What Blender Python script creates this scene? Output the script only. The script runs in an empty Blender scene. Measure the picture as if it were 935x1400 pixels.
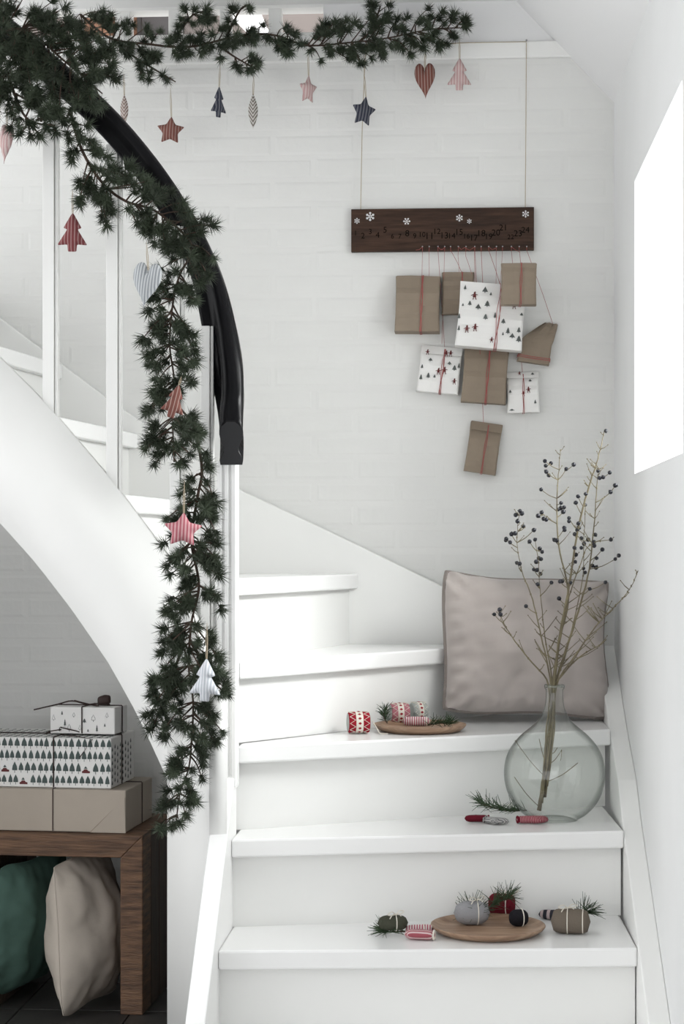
import bpy, math, random
from math import sin, cos, pi, sqrt, radians as R
from mathutils import Vector as V, Matrix as M
from mathutils.geometry import delaunay_2d_cdt
from mathutils import noise
random.seed(7)
SC = bpy.context.scene
COL = SC.collection
# ------------------------------------------------------------------ camera
F = 2500.0; HZ = 750.0; CX = 467.5; H = 1.22          # focal (px), horizon row, centre column, eye height (m)
TH = math.atan(164.5 / F)                             # camera turned slightly left of the stair axis
cam = bpy.data.cameras.new('camera'); co = bpy.data.objects.new('camera', cam); COL.objects.link(co)
cam.sensor_fit = 'VERTICAL'; cam.sensor_height = 24; cam.lens = F / 1400 * 24
cam.shift_y = (HZ - 700) / 1400; cam.clip_start = .05
co.location = (0, 0, H); co.rotation_euler = (pi / 2, 0, TH)
SC.camera = co
# ------------------------------------------------------------------ light
w = bpy.data.worlds.new('overcast_sky'); SC.world = w; w.use_nodes = True
bg = w.node_tree.nodes['Background']; bg.inputs[0].default_value = (.975, .985, 1, 1); bg.inputs[1].default_value = 1.86
def area(name, loc, rot, sx, sy, power, col=(1, 1, 1)):
    l = bpy.data.lights.new(name, 'AREA'); l.shape = 'RECTANGLE'; l.size = sx; l.size_y = sy; l.energy = power; l.color = col
    o = bpy.data.objects.new(name, l); COL.objects.link(o); o.location = loc; o.rotation_euler = rot; return o
area('window_daylight', (1.15, 4.13, H + 1.12), (0, R(55), 0), .9, 1.0, 95, (1, .995, .99))
vs = SC.view_settings
vs.view_transform = 'Standard'; vs.look = 'None'; vs.gamma = 1; vs.use_curve_mapping = False; vs.exposure = 0.5

# ------------------------------------------------------------------ pixel -> ray helpers
def ray(px, py):
    a = (px - CX) / F
    return V((a * cos(TH) - sin(TH), a * sin(TH) + cos(TH), (HZ - py) / F))
def W(px, py, y=None, x=None, z=None, t=None):
    d = ray(px, py)
    if y is not None: t = y / d.y
    elif x is not None: t = x / d.x
    elif z is not None: t = (z - H) / d.z
    return V((d.x * t, d.y * t, d.z * t + H))
def pxof(x, y):
    xc = x * cos(TH) + y * sin(TH); yc = -x * sin(TH) + y * cos(TH)
    return CX + F * xc / yc, yc
def lerp_tab(tab, x):
    if x <= tab[0][0]: return tab[0][1]
    for (a, b), (c, d) in zip(tab, tab[1:]):
        if x <= c: return b + (d - b) * (x - a) / (c - a)
    return tab[-1][1]

# ------------------------------------------------------------------ materials
def mat(name, col, rough=.6, var=.0, vscale=8, bump=0, bscale=60, spec=.5, stretch=(1, 1, 1), col2=None, metal=0, sheen=0, rnd=0, coords='Object'):
    m = bpy.data.materials.new(name); m.use_nodes = True; nt = m.node_tree; b = nt.nodes['Principled BSDF']
    N = nt.nodes.new; L = nt.links.new
    b.inputs['Base Color'].default_value = (*col, 1); b.inputs['Roughness'].default_value = rough
    b.inputs['Specular IOR Level'].default_value = spec; b.inputs['Metallic'].default_value = metal
    if sheen: b.inputs['Sheen Weight'].default_value = sheen
    tc = N('ShaderNodeTexCoord'); mp = N('ShaderNodeMapping'); mp.inputs['Scale'].default_value = stretch
    L(tc.outputs[coords], mp.inputs[0])
    src = None
    if var or col2:
        n = N('ShaderNodeTexNoise'); n.inputs['Scale'].default_value = vscale; n.inputs['Detail'].default_value = 5
        L(mp.outputs[0], n.inputs[0])
        r = N('ShaderNodeValToRGB'); r.color_ramp.elements[0].position = .3; r.color_ramp.elements[1].position = .7
        c2 = col2 or tuple(c * (1 + var) for c in col)
        c1 = col if col2 else tuple(c * (1 - var) for c in col)
        r.color_ramp.elements[0].color = (*c1, 1); r.color_ramp.elements[1].color = (*c2, 1)
        L(n.outputs[0], r.inputs[0]); src = r.outputs[0]
    if rnd:
        oi = N('ShaderNodeObjectInfo'); hs = N('ShaderNodeHueSaturation'); mr = N('ShaderNodeMapRange')
        mr.inputs[3].default_value = 1 - rnd; mr.inputs[4].default_value = 1 + rnd
        L(oi.outputs['Random'], mr.inputs[0]); L(mr.outputs[0], hs.inputs['Value'])
        if src: L(src, hs.inputs['Color'])
        else: hs.inputs['Color'].default_value = (*col, 1)
        src = hs.outputs[0]
    if src: L(src, b.inputs['Base Color'])
    if bump:
        n2 = N('ShaderNodeTexNoise'); n2.inputs['Scale'].default_value = bscale; n2.inputs['Detail'].default_value = 6
        L(mp.outputs[0], n2.inputs[0]); bp = N('ShaderNodeBump'); bp.inputs['Strength'].default_value = bump; bp.inputs['Distance'].default_value = .004
        L(n2.outputs[0], bp.inputs['Height']); L(bp.outputs[0], b.inputs['Normal'])
    return m
def stripes(name, c1, c2, freq, axis='X', duty=.5, rough=.9, chevron=0):
    m = mat(name, c1, rough, bump=.5, bscale=900, spec=.15); nt = m.node_tree; N = nt.nodes.new; L = nt.links.new
    tc = N('ShaderNodeTexCoord'); sp = N('ShaderNodeSeparateXYZ'); L(tc.outputs['Object'], sp.inputs[0])
    s = sp.outputs[axis]
    if chevron:
        ab = N('ShaderNodeMath'); ab.operation = 'ABSOLUTE'; L(sp.outputs['X'], ab.inputs[0])
        mu = N('ShaderNodeMath'); mu.operation = 'MULTIPLY_ADD'; L(ab.outputs[0], mu.inputs[0]); mu.inputs[1].default_value = chevron; L(s, mu.inputs[2]); s = mu.outputs[0]
    a = N('ShaderNodeMath'); a.operation = 'MULTIPLY'; L(s, a.inputs[0]); a.inputs[1].default_value = freq
    f = N('ShaderNodeMath'); f.operation = 'FRACT'; L(a.outputs[0], f.inputs[0])
    g = N('ShaderNodeMath'); g.operation = 'GREATER_THAN'; L(f.outputs[0], g.inputs[0]); g.inputs[1].default_value = duty
    mx = N('ShaderNodeMix'); mx.data_type = 'RGBA'; L(g.outputs[0], mx.inputs[0])
    mx.inputs[6].default_value = (*c1, 1); mx.inputs[7].default_value = (*c2, 1)
    L(mx.outputs[2], nt.nodes['Principled BSDF'].inputs['Base Color']); return m
def glass(name, tint, edge, ior=1.45):
    m = bpy.data.materials.new(name); m.use_nodes = True; nt = m.node_tree; nt.nodes.clear(); N = nt.nodes.new; L = nt.links.new
    out = N('ShaderNodeOutputMaterial'); mx = N('ShaderNodeMixShader'); t = N('ShaderNodeBsdfTransparent'); g = N('ShaderNodeBsdfGlossy')
    g.inputs['Roughness'].default_value = .02
    pw = N('ShaderNodeMath'); pw.operation = 'POWER'; pw.inputs[1].default_value = 4.5
    ma = N('ShaderNodeMath'); ma.operation = 'MULTIPLY_ADD'; ma.inputs[1].default_value = .75; ma.inputs[2].default_value = .06
    lw = N('ShaderNodeLayerWeight'); lw.inputs[0].default_value = .5
    r = N('ShaderNodeValToRGB'); r.color_ramp.elements[0].color = (*tint, 1); r.color_ramp.elements[1].color = (*edge, 1)
    r.color_ramp.elements[0].position = .5; r.color_ramp.elements[1].position = 1
    L(lw.outputs['Facing'], r.inputs[0]); L(r.outputs[0], t.inputs[0])
    L(lw.outputs['Facing'], pw.inputs[0]); L(pw.outputs[0], ma.inputs[0]); L(ma.outputs[0], mx.inputs[0]); L(t.outputs[0], mx.inputs[1]); L(g.outputs[0], mx.inputs[2]); L(mx.outputs[0], out.inputs[0]); return m
def emit(name, col, s):
    m = bpy.data.materials.new(name); m.use_nodes = True; nt = m.node_tree; nt.nodes.clear()
    e = nt.nodes.new('ShaderNodeEmission'); e.inputs[0].default_value = (*col, 1); e.inputs[1].default_value = s
    o = nt.nodes.new('ShaderNodeOutputMaterial'); nt.links.new(e.outputs[0], o.inputs[0]); return m

MT = dict(
    brick=mat('painted_brick', (.735, .735, .715), .65, var=.02, vscale=6, bump=.30, bscale=45),
    plaster=mat('white_plaster', (.74, .745, .74), .75, var=.02, vscale=3, bump=.15, bscale=30),
    ceil=mat('ceiling_paint', (.78, .78, .78), .8, bump=.05),
    paint=mat('gloss_white_paint', (.86, .86, .85), .22, var=.01, vscale=3, bump=.02, bscale=20),
    satin=mat('satin_white_paint', (.82, .82, .80), .42, var=.015, vscale=4, bump=.05, bscale=25),
    black=mat('black_lacquer', (.005, .005, .006), .25, spec=.12),
    blackmatt=mat('matt_black_end', (.016, .016, .018), .7),
    tile=mat('dark_tile', (.045, .043, .04), .45, var=.25, vscale=5, bump=.2, bscale=30, rnd=.15),
    grout=mat('grey_grout', (.12, .115, .11), .9, bump=.2),
    wood=mat('old_dark_wood', (.055, .026, .013), .6, col2=(.19, .10, .052), vscale=5, bump=.7, bscale=14, stretch=(3, 3, 22)),
    woodh=mat('old_dark_wood_lying', (.055, .026, .013), .6, col2=(.18, .095, .05), vscale=5, bump=.7, bscale=14, stretch=(2, 3, 22)),
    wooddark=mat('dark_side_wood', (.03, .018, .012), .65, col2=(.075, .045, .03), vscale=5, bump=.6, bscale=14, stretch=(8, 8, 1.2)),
    board=mat('walnut_board', (.020, .010, .006), .6, spec=.25, col2=(.062, .031, .018), vscale=7, bump=.25, bscale=20, stretch=(1.5, 6, 14)),
    ink=mat('burnt_print', (.005, .0035, .003), .9, spec=.05),
    snow=mat('white_print', (.8, .8, .8), .7),
    plate=mat('acacia_plate', (.20, .115, .070), .5, col2=(.40, .27, .18), vscale=6, bump=.15, bscale=20, stretch=(2, 12, 6)),
    kraft=mat('kraft_paper', (.245, .195, .145), .75, var=.06, vscale=12, bump=.6, bscale=26),
    gift=mat('plain_wrapping_paper', (.41, .355, .295), .7, var=.05, vscale=8, bump=.15, bscale=18),
    white=mat('white_paper', (.80, .79, .77), .7, var=.02, vscale=10, bump=.3, bscale=28),
    pine=mat('larch_needles', (.046, .060, .038), .6, rnd=.4, spec=.3),
    pine2=mat('pine_needles', (.035, .06, .028), .55, rnd=.2, spec=.3),
    bark=mat('brown_bark', (.055, .032, .022), .85, var=.4, vscale=60, bump=.5, bscale=150),
    stem=mat('olive_bark', (.21, .18, .10), .7, col2=(.10, .08, .05), vscale=25, bump=.4, bscale=150),
    berry=mat('black_berry', (.006, .006, .012), .25),
    jute=mat('jute_twine', (.42, .35, .25), .9), twine=mat('red_white_twine', (.36, .09, .085), .9),
    offw=mat('off_white_cord', (.72, .68, .60), .9), cord=mat('brown_leather_cord', (.03, .013, .010), .6),
    tgreen=mat('dark_green_print', (.07, .095, .09), .8), tgrey=mat('grey_print', (.09, .10, .095), .8), red=mat('red_print', (.12, .025, .025), .8),
    mauve=mat('mauve_velvet', (.44, .395, .37), .9, var=.10, vscale=7, bump=.35, bscale=12, sheen=.35, spec=.1),
    mauve2=mat('grey_linen_back', (.29, .255, .235), .95, bump=.6, bscale=200, spec=.1),
    teal=mat('teal_linen', (.085, .150, .125), .9, var=.10, vscale=10, bump=.5, bscale=18, spec=.1),
    sand=mat('sand_linen', (.50, .445, .385), .9, var=.06, vscale=10, bump=.5, bscale=18, spec=.1),
    glass=glass('clear_glass', (.95, .965, .952), (.16, .19, .165)), pane=glass('window_glass', (.97, .98, .98), (.9, .92, .92)),
    nail=mat('steel_nail', (.3, .3, .3), .4, metal=1),
    fgrey=mat('grey_felt', (.27, .27, .28), .95, bump=.5, bscale=300, spec=.1), fred=mat('wine_knit', (.13, .012, .022), .95, bump=.6, bscale=250, spec=.1),
    fblack=mat('black_wool', (.015, .014, .017), .95, bump=.7, bscale=250, spec=.1), ftaupe=mat('taupe_felt', (.15, .125, .10), .95, bump=.5, bscale=300, spec=.1),
    fgreen=mat('moss_felt', (.06, .062, .045), .95, bump=.5, bscale=300, spec=.1),
    dred=mat('red_drum_cloth', (.30, .018, .03), .9, bump=.4, bscale=300, spec=.1), dgrey=mat('grey_drum_cloth', (.42, .44, .42), .9, bump=.4, bscale=300, spec=.1),
    brownwood=mat('brown_cupboard_wood', (.11, .045, .02), .5, col2=(.22, .10, .05), vscale=4, stretch=(6, 6, 1)),
    darkgrey=mat('dark_grey_door', (.07, .065, .065), .6), beige=mat('beige_wall', (.22, .19, .175), .8),
    sky=emit('daylight_pane', (1, 1, 1), 1.6),
)
# ------------------------------------------------------------------ object helpers
WM = {}
def link(o, parent=None, mtx=None):
    COL.objects.link(o)
    m = mtx if mtx is not None else M.Translation(o.location)
    if mtx is not None: o.matrix_basis = mtx
    WM[o.name] = m
    if parent is not None:
        o.parent = parent; o.matrix_parent_inverse = WM[parent.name].inverted()
    return o
def tag(o, label, cat, group=None, kind=None):
    if label: o['label'] = label
    if cat: o['category'] = cat
    if group: o['group'] = group
    if kind: o['kind'] = kind
    return o
def thing(name, label, cat, loc, group=None):
    o = bpy.data.objects.new(name, None); o.empty_display_size = .05; o.location = loc
    link(o); return tag(o, label, cat, group)
def mesh(name, vs, fs, m, smooth=False):
    me = bpy.data.meshes.new(name); me.from_pydata([tuple(v) for v in vs], [], fs); me.validate()
    me.materials.append(MT[m] if isinstance(m, str) else m)
    if smooth: me.polygons.foreach_set('use_smooth', [True] * len(me.polygons))
    me.update(); return me
def obj(name, vs, fs, m, parent=None, smooth=False, mtx=None, bevel=0, kind=None):
    """world-space verts (origin moved to base centre), or local verts with a matrix"""
    if mtx is None:
        lo = [min(v[i] for v in vs) for i in range(3)]; hi = [max(v[i] for v in vs) for i in range(3)]
        c = V(((lo[0] + hi[0]) / 2, (lo[1] + hi[1]) / 2, lo[2]))
        vs = [V(v) - c for v in vs]; mtx = M.Translation(c)
    o = bpy.data.objects.new(name, mesh(name, vs, fs, m, smooth)); link(o, parent, mtx)
    if bevel:
        b = o.modifiers.new('bevel', 'BEVEL'); b.width = bevel; b.segments = 2; b.limit_method = 'ANGLE'; b.angle_limit = R(40)
    if kind: o['kind'] = kind
    return o
def inst(name, me, parent, mtx):
    return link(bpy.data.objects.new(name, me), parent, mtx)
class MB:
    def __init__(s): s.v = []; s.f = []
    def add(s, vs, fs):
        k = len(s.v); s.v += [V(v) for v in vs]; s.f += [tuple(i + k for i in f) for f in fs]; return s
    def box(s, x0, x1, y0, y1, z0, z1):
        return s.add([(x, y, z) for z in (z0, z1) for y in (y0, y1) for x in (x0, x1)],
                     [(0, 2, 3, 1), (4, 5, 7, 6), (0, 1, 5, 4), (2, 6, 7, 3), (0, 4, 6, 2), (1, 3, 7, 5)])
    def prism(s, pts, d):
        """polygon pts (3-D) extruded by vector d"""
        n = len(pts); d = V(d); p = [V(q) for q in pts]
        nrm = V((0, 0, 0))
        for i in range(n): nrm += p[i].cross(p[(i + 1) % n])
        fs = [tuple(range(n))[::-1], tuple(range(n, 2 * n))] + [(i, (i + 1) % n, (i + 1) % n + n, i + n) for i in range(n)]
        if nrm.dot(d) < 0: fs = [f[::-1] for f in fs]
        return s.add(p + [q + d for q in p], fs)
    def tube(s, pts, r, n=6, close=False):
        p = [V(q) for q in pts]; k = len(p); rings = []
        rr = r if isinstance(r, (list, tuple)) else [r] * k
        ref = V((.31, .2, .93))
        for i in range(k):
            a = p[i - 1] if (i or close) else p[0]; b = p[(i + 1) % k] if (i < k - 1 or close) else p[-1]
            t = (b - a)
            t = t.normalized() if t.length > 1e-9 else V((0, 0, 1))
            u = t.cross(ref)
            if u.length < .05: u = t.cross(V((1, 0, 0)))
            u.normalize(); v = t.cross(u)
            rings.append([p[i] + (u * cos(2 * pi * j / n) + v * sin(2 * pi * j / n)) * rr[i] for j in range(n)])
        vs = [q for g in rings for q in g]
        fs = [(i * n + j, i * n + (j + 1) % n, ((i + 1) % k) * n + (j + 1) % n, ((i + 1) % k) * n + j) for i in range(k if close else k - 1) for j in range(n)]
        if not close: fs += [tuple(range(n))[::-1], tuple(range((k - 1) * n, k * n))]
        return s.add(vs, fs)
    def loft(s, rings, cap=True):
        n = len(rings[0]); k = len(rings)
        fs = [(i * n + j, i * n + (j + 1) % n, (i + 1) * n + (j + 1) % n, (i + 1) * n + j) for i in range(k - 1) for j in range(n)]
        if cap: fs += [tuple(range(n))[::-1], tuple(range((k - 1) * n, k * n))]
        return s.add([q for g in rings for q in g], fs)
    def lathe(s, prof, c=(0, 0, 0), n=32, ax=None, close=False):
        """profile (r, h) round an axis through c"""
        Q = M.Identity(3) if ax is None else V((0, 0, 1)).rotation_difference(V(ax)).to_matrix()
        return s.loft([[V(c) + Q @ V((r * cos(2 * pi * j / n), r * sin(2 * pi * j / n), h)) for j in range(n)] for r, h in prof], cap=not close)
    def xf(s, m): s.v = [m @ v for v in s.v]; return s
    def obj(s, name, m, parent=None, **k): return obj(name, s.v, s.f, m, parent, **k)
def smooth_path(pts, sub=6):
    p = [V(q) for q in pts]; out = []
    for i in range(len(p) - 1):
        a = p[max(i - 1, 0)]; b = p[i]; c = p[i + 1]; d = p[min(i + 2, len(p) - 1)]
        for k in range(sub):
            t = k / sub
            out.append(.5 * ((2 * b) + (c - a) * t + (2 * a - 5 * b + 4 * c - d) * t * t + (3 * b - a - 3 * c + d) * t ** 3))
    return out + [p[-1]]
def basis(origin, xax, zax):
    x = V(xax).normalized(); z = V(zax); z = (z - x * z.dot(x)).normalized(); y = z.cross(x)
    return M(((x.x, y.x, z.x, origin[0]), (x.y, y.y, z.y, origin[1]), (x.z, y.z, z.z, origin[2]), (0, 0, 0, 1)))
def place(o, rz=0, ry=0, rx=0):
    return M.Translation(o) @ M.Rotation(rz, 4, 'Z') @ M.Rotation(ry, 4, 'Y') @ M.Rotation(rx, 4, 'X')
def struct(o): o['kind'] = 'structure'; return o

# ================================================================== THE ROOM
YB = 5.25; XR = .432                                   # back wall and right wall planes
ZC = H + 1.567; ZK = H + 1.27; XK = .152               # flat ceiling, knee height, where the slope starts
ZT = H + 1.400                                         # top of brickwork
struct(MB().box(-3.2, .9, .2, 5.5, -.12, -.006).obj('floor', 'grout'))
FL = bpy.data.objects['floor']
tm = MB().box(-.1475, .1475, -.1475, .1475, -.012, 0)
tmesh = mesh('tile', tm.v, tm.f, 'tile')
for i in range(5):
    for j in range(6):
        inst('tile', tmesh, FL, M.Translation((-1.68 + .3 * i + .06, 3.73 + .3 * j, random.uniform(-.001, 0))))
wb = struct(MB().box(-3.2, XR + .4, YB, YB + .2, -.1, ZT).obj('wall_back', 'brick'))
BL, BH, J, BT = .228, .0547, .012, .0010
def brick_mesh(L):
    e = .0075; a = L / 2; b = BH / 2
    r0 = [(-a, 0, -b), (a, 0, -b), (a, 0, b), (-a, 0, b)]
    r1 = [(-a + e, -BT, -b + e), (a - e, -BT, -b + e), (a - e, -BT, b - e), (-a + e, -BT, b - e)]
    return mesh('brick', r0 + r1, [(4, 5, 6, 7)] + [(i, (i + 1) % 4, (i + 1) % 4 + 4, i + 4) for i in range(4)], 'brick')
bms = {}
row = 0; z = .02
while z + BH < ZT + .01:
    x = -1.62 - (.12 if row % 2 else 0)
    while x < XR - .02:
        x1 = min(x + BL, XR - .002); L = round(x1 - x, 3)
        vis = (x1 > -1.5) and (z > H - .45 or x < -.62)
        if L > .03 and vis:
            if L not in bms: bms[L] = brick_mesh(L)
            inst('brick', bms[L], wb, place(((x + x1) / 2, YB + random.uniform(-.0006, .0008), z + BH / 2), 0, random.uniform(-.003, .003)))
        x += BL + J
    z += BH + J; row += 1
# right wall with a deep window opening
wy0, wy1, wz0, wz1 = 3.63, 4.637, H + .188, H + .924
b = MB()
for (y0, y1, z0, z1) in ((.3, wy0, -.1, ZC + .1), (wy1, YB + .2, -.1, ZC + .1), (wy0, wy1, -.1, wz0), (wy0, wy1, wz1, ZC + .1)):
    b.box(XR, XR + .40, y0, y1, z0, z1)
struct(b.obj('wall_right', 'plaster'))
struct(MB().box(-1.74, -1.64, 4.3, YB, 0, H + .25).obj('wall_alcove_blocker', 'plaster'))  # unseen wall, added left of the view to darken the alcove
struct(MB().box(-3.2, XR + .4, .2, .3, H + .22, ZC + .1).obj('wall_front_blocker', 'plaster'))  # unseen header, added to keep sky light off the upper back wall
# ceiling: flat part and roof slope
struct(MB().prism([(-3.2, .3, ZC), (XK, .3, ZC), (XR, .3, ZK), (XR + .1, .3, ZK), (XR + .1, .3, ZC + .1), (-3.2, .3, ZC + .1)], (0, YB - .3, 0)).obj('ceiling', 'ceil'))
# window unit in the outer part of the opening
wn = MB(); fx0, fx1 = XR + .33, XR + .38
for (y0, y1, z0, z1) in ((wy0, wy0 + .05, wz0, wz1), (wy1 - .05, wy1, wz0, wz1), (wy0, wy1, wz0, wz0 + .05), (wy0, wy1, wz1 - .05, wz1)):
    wn.box(fx0, fx1, y0, y1, z0, z1)
wo = struct(wn.obj('window_1', 'satin'))
ym = (wy0 + wy1) / 2
MB().box(fx0 + .005, fx1 - .005, ym - .02, ym + .02, wz0 + .05, wz1 - .05).obj('mullion', 'satin', wo)
for (a, c) in ((wy0 + .05, ym - .02), (ym + .02, wy1 - .05)):
    MB().box(fx0 + .02, fx0 + .024, a, c, wz0 + .05, wz1 - .05).obj('pane', 'pane', wo)
# top of the back wall: trim board, sill, openings to the upper room
xt = W(785, 80, y=YB).x
struct(MB().box(-3.2, xt + .03, YB - .014, YB, ZT, H + 1.447).obj('trim_1', 'satin', bevel=.003))
sx1 = W(442, 50, y=YB).x
struct(MB().box(-3.2, sx1, YB - .006, YB + .2, H + 1.447, H + 1.487).obj('trim_2', 'satin', bevel=.003))
struct(MB().box(sx1, XR, YB, YB + .2, ZT, ZC + .02).obj('wall_upper_right', 'ceil'))
n = 3
for (a, c) in ((-60, -45), (18, 34), (95, 110), (157, 178), (230, 246), (300, 315), (367, 384)):
    xa = W(a, 30, y=YB).x; xc = W(c, 30, y=YB).x
    struct(MB().box(xa, xc, YB, YB + .06, H + 1.487, ZC).obj('trim_%d' % n, 'satin', bevel=.003)); n += 1
struct(MB().box(-3.2, sx1, YB - .004, YB + .06, H + 1.558, ZC).obj('trim_%d' % n, 'satin'))
# upper room seen through the openings
yu = 6.6
struct(MB().box(-3.2, .6, yu, yu + .1, H + 1.2, H + 3.2).obj('wall_upper_back', 'beige'))
struct(MB().box(-3.2, .6, YB + .2, yu, H + 1.2, H + 1.3).obj('floor_upper', 'satin'))
wc = thing('wooden_cupboard', 'reddish brown wooden cupboard seen through the openings above the brick wall', 'cupboard', (W(140, 30, y=6.3).x, 6.3, H + 1.3))
xa, xc = W(95, 30, y=6.3).x, W(172, 30, y=6.3).x
MB().box(xa, xc, 6.3, 6.58, H + 1.3, H + 2.6).obj('body', 'brownwood', wc, bevel=.004)
xm = (xa + xc) / 2 + .02
MB().box(xa + .01, xm - .002, 6.285, 6.3, H + 1.36, H + 2.5).obj('door', 'brownwood', wc, bevel=.003)
MB().box(xm + .002, xc - .01, 6.285, 6.3, H + 1.36, H + 2.5).obj('door', 'brownwood', wc, bevel=.003)
xa, xc = W(174, 30, y=6.4).x, W(240, 30, y=6.4).x
d2 = struct(MB().box(xa, xc, 6.52, 6.6, H + 1.3, H + 2.9).obj('door_1', 'darkgrey', bevel=.004))
MB().box(xa + .03, xc - .03, 6.512, 6.52, H + 1.36, H + 2.0).obj('panel', 'darkgrey', d2, bevel=.003)
g = [W(322, 8, y=yu - .02), W(352, 8, y=yu - .02), W(372, 52, y=yu - .02), W(346, 52, y=yu - .02), W(308, 14, y=yu - .02)]
w2 = struct(MB().prism(g, (0, .02, 0)).obj('window_2', 'sky'))

# ================================================================== THE STAIRCASE
ST = thing('staircase', 'white painted winder staircase with a black handrail', 'staircase', (-.1, 4.5, 0))
XI, XO = -.533, .385                                   # clear width between the stringers
YS = YB - .045; YI = 4.292
TT = .042
nose = [  # z, inner end, outer end of each front edge
    (-1.06, (XI, 3.76), (XO, 3.74)), (-.88, (XI, 3.972), (XO, 4.062)), (-.673, (XI, 4.20), (XO, 4.395)), (-.47, (XI, 4.32), (XO, 4.79)),
    (-.272, (XI, 4.36), (.115, YS)), (-.072, (XI - .01, 4.40), (-.295, YS)), (.13, (-.812, YI), (-.73, YS)), (.33, (-1.03, YI), (-.929, YS)),
    (.53, (-1.25, YI), (-1.15, YS)), (.73, (-1.47, YI), (-1.37, YS))]
def inset(a, b, d):
    a = V(a).to_2d() if len(a) > 2 else V(a); b = V(b); t = (b - a).normalized(); nn = V((-t.y, t.x)); return a + nn * d, b + nn * d
for k, (zr, a, c) in enumerate(nose):
    z1 = H + zr; z0 = z1 - TT
    if k + 1 < len(nose): a2, c2 = nose[k + 1][1], nose[k + 1][2]
    else: a2, c2 = (-1.7, YI), (-1.6, YS)
    ia, ic = inset(a2, c2, .04)
    poly = [a, c]
    if k == 3: poly += [(XO, YS)]
    ic = (min(ic[0], XO), min(ic[1], YS)) if k < 3 else (ic[0], YS)
    ia = (max(ia[0], XI), ia[1]) if k < 4 else (ia[0], YI if k > 4 else ia[1])
    if k == 4: ia = (XI - .05, 4.42)
    if k == 5: poly = [a, c, ic, ia, (-.6, YI)]
    else: poly += [ic, ia]
    MB().prism([(p[0], p[1], z0) for p in poly], (0, 0, TT)).obj('tread', 'paint', ST, bevel=.005)
    # riser under this nosing
    ra, rc = inset(a, c, .028); rb, rd = inset(a, c, .046)
    zb = H + nose[k - 1][0] if k else 0
    ry0 = lambda q: (min(q[0], XO), min(q[1], YS))
    MB().prism([(*ry0(ra), zb), (*ry0(rc), zb), (*ry0(rd), zb), (*ry0(rb), zb)], (0, 0, z0 - zb)).obj('riser', 'satin', ST)
# lower stringer with its sloping top
sl = .918
MB().prism([(-.575, 3.516 - .0, 0), (-.575, 4.30, 0), (-.575, 4.30, H - .50), (-.575, 4.257, H - .54), (-.575, 3.54, H - .54 - sl * .717)], (.042, 0, 0)).obj('stringer', 'paint', ST, bevel=.003)
prof = [(3.45, 0), (YB - .002, 0), (YB - .002, H - .275), (5.19, H - .303), (4.88, H - .455), (4.58, H - .575), (4.46, H - .654), (3.83, H - .987), (3.45, H - 1.19)]
MB().prism([(XO, y, z) for y, z in prof], (XR - XO, 0, 0)).obj('stringer', 'satin', ST, bevel=.003)
tp = [W(px, py, y=YS) for px, py in ((846, 905), (800, 885), (720, 850), (615, 807), (560, 780), (490, 746), (410, 708), (330, 671), (240, 610), (144, 543), (60, 480), (-80, 375))]
top = [(p.x, p.z) for p in tp]; top[0] = (XO, H - .305)
bot = [(top[-1][0], top[-1][1] - .42), (-.78, H - .12), (-.6, H - .35), (-.4, 0.5), (XO, .5)]
MB().prism([(x, YS, z) for x, z in top + bot], (0, YB - YS - .003, 0)).obj('stringer', 'satin', ST, bevel=.003)
# curved stringer: upper flight panel that sweeps round to the lower flight and down to the floor
YP = 4.25; RF = .115
topT = [(-120, 375), (0, 490), (60, 550), (150, 655), (236, 770), (262, 850), (290, 960), (305, 1055), (330, 1060)]
botT = [(-140, 560), (-60, 652), (0, 715), (50, 771), (100, 836), (150, 909), (190, 981), (229, 1066)]
plan = []
x = -1.52
while x < -.69 - 1e-6: plan.append((x, YP)); x += .03
for i in range(13):
    a = pi / 2 * (1 - i / 12); plan.append((-.69 + RF * cos(a), YP - RF + RF * sin(a)))
x229 = W(228.5, 1066, y=YP).x
plan = sorted(set(plan[:-13] + [(x229, YP)])) + plan[-13:] if x229 < -.69 else plan
vs_, fs_ = [], []; prev = None
for (x, y) in plan:
    px, t = pxof(x, y); zt = H + (HZ - lerp_tab(topT, px)) / F * t
    left = x <= x229 + 1e-6; right = x >= x229 - 1e-6
    zb = H + (HZ - lerp_tab(botT, px)) / F * t
    k = len(vs_); vs_ += [(x, y, zt), (x, y, zb)]
    if right: vs_.append((x, y, 0))
    if prev:
        pk, pr = prev; fs_.append((pk, pk + 1, k + 1, k))
        if pr and right: fs_.append((pk + 1, pk + 2, k + 2, k + 1))
    prev = (k, right)
o = obj('curved_stringer', vs_, fs_, 'satin', ST, smooth=True)
so = o.modifiers.new('solid', 'SOLIDIFY'); so.thickness = .04; so.offset = -1
# newel post with fluted front
NX, NY = -.5515, 4.283
nb = MB(); hw = .0235
pr = [(-hw, hw), (-hw, -hw + .003), (-hw + .003, -hw), (-.013, -hw), (-.011, -hw + .005), (-.006, -hw + .005), (-.004, -hw), (.003, -hw), (.005, -hw + .005), (.010, -hw + .005), (.012, -hw), (hw - .003, -hw), (hw, -hw + .003), (hw, hw)]
nb.prism([(NX + a, NY + c, H - .56) for a, c in pr], (0, 0, .765)).obj('newel_post', 'paint', ST)
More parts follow.
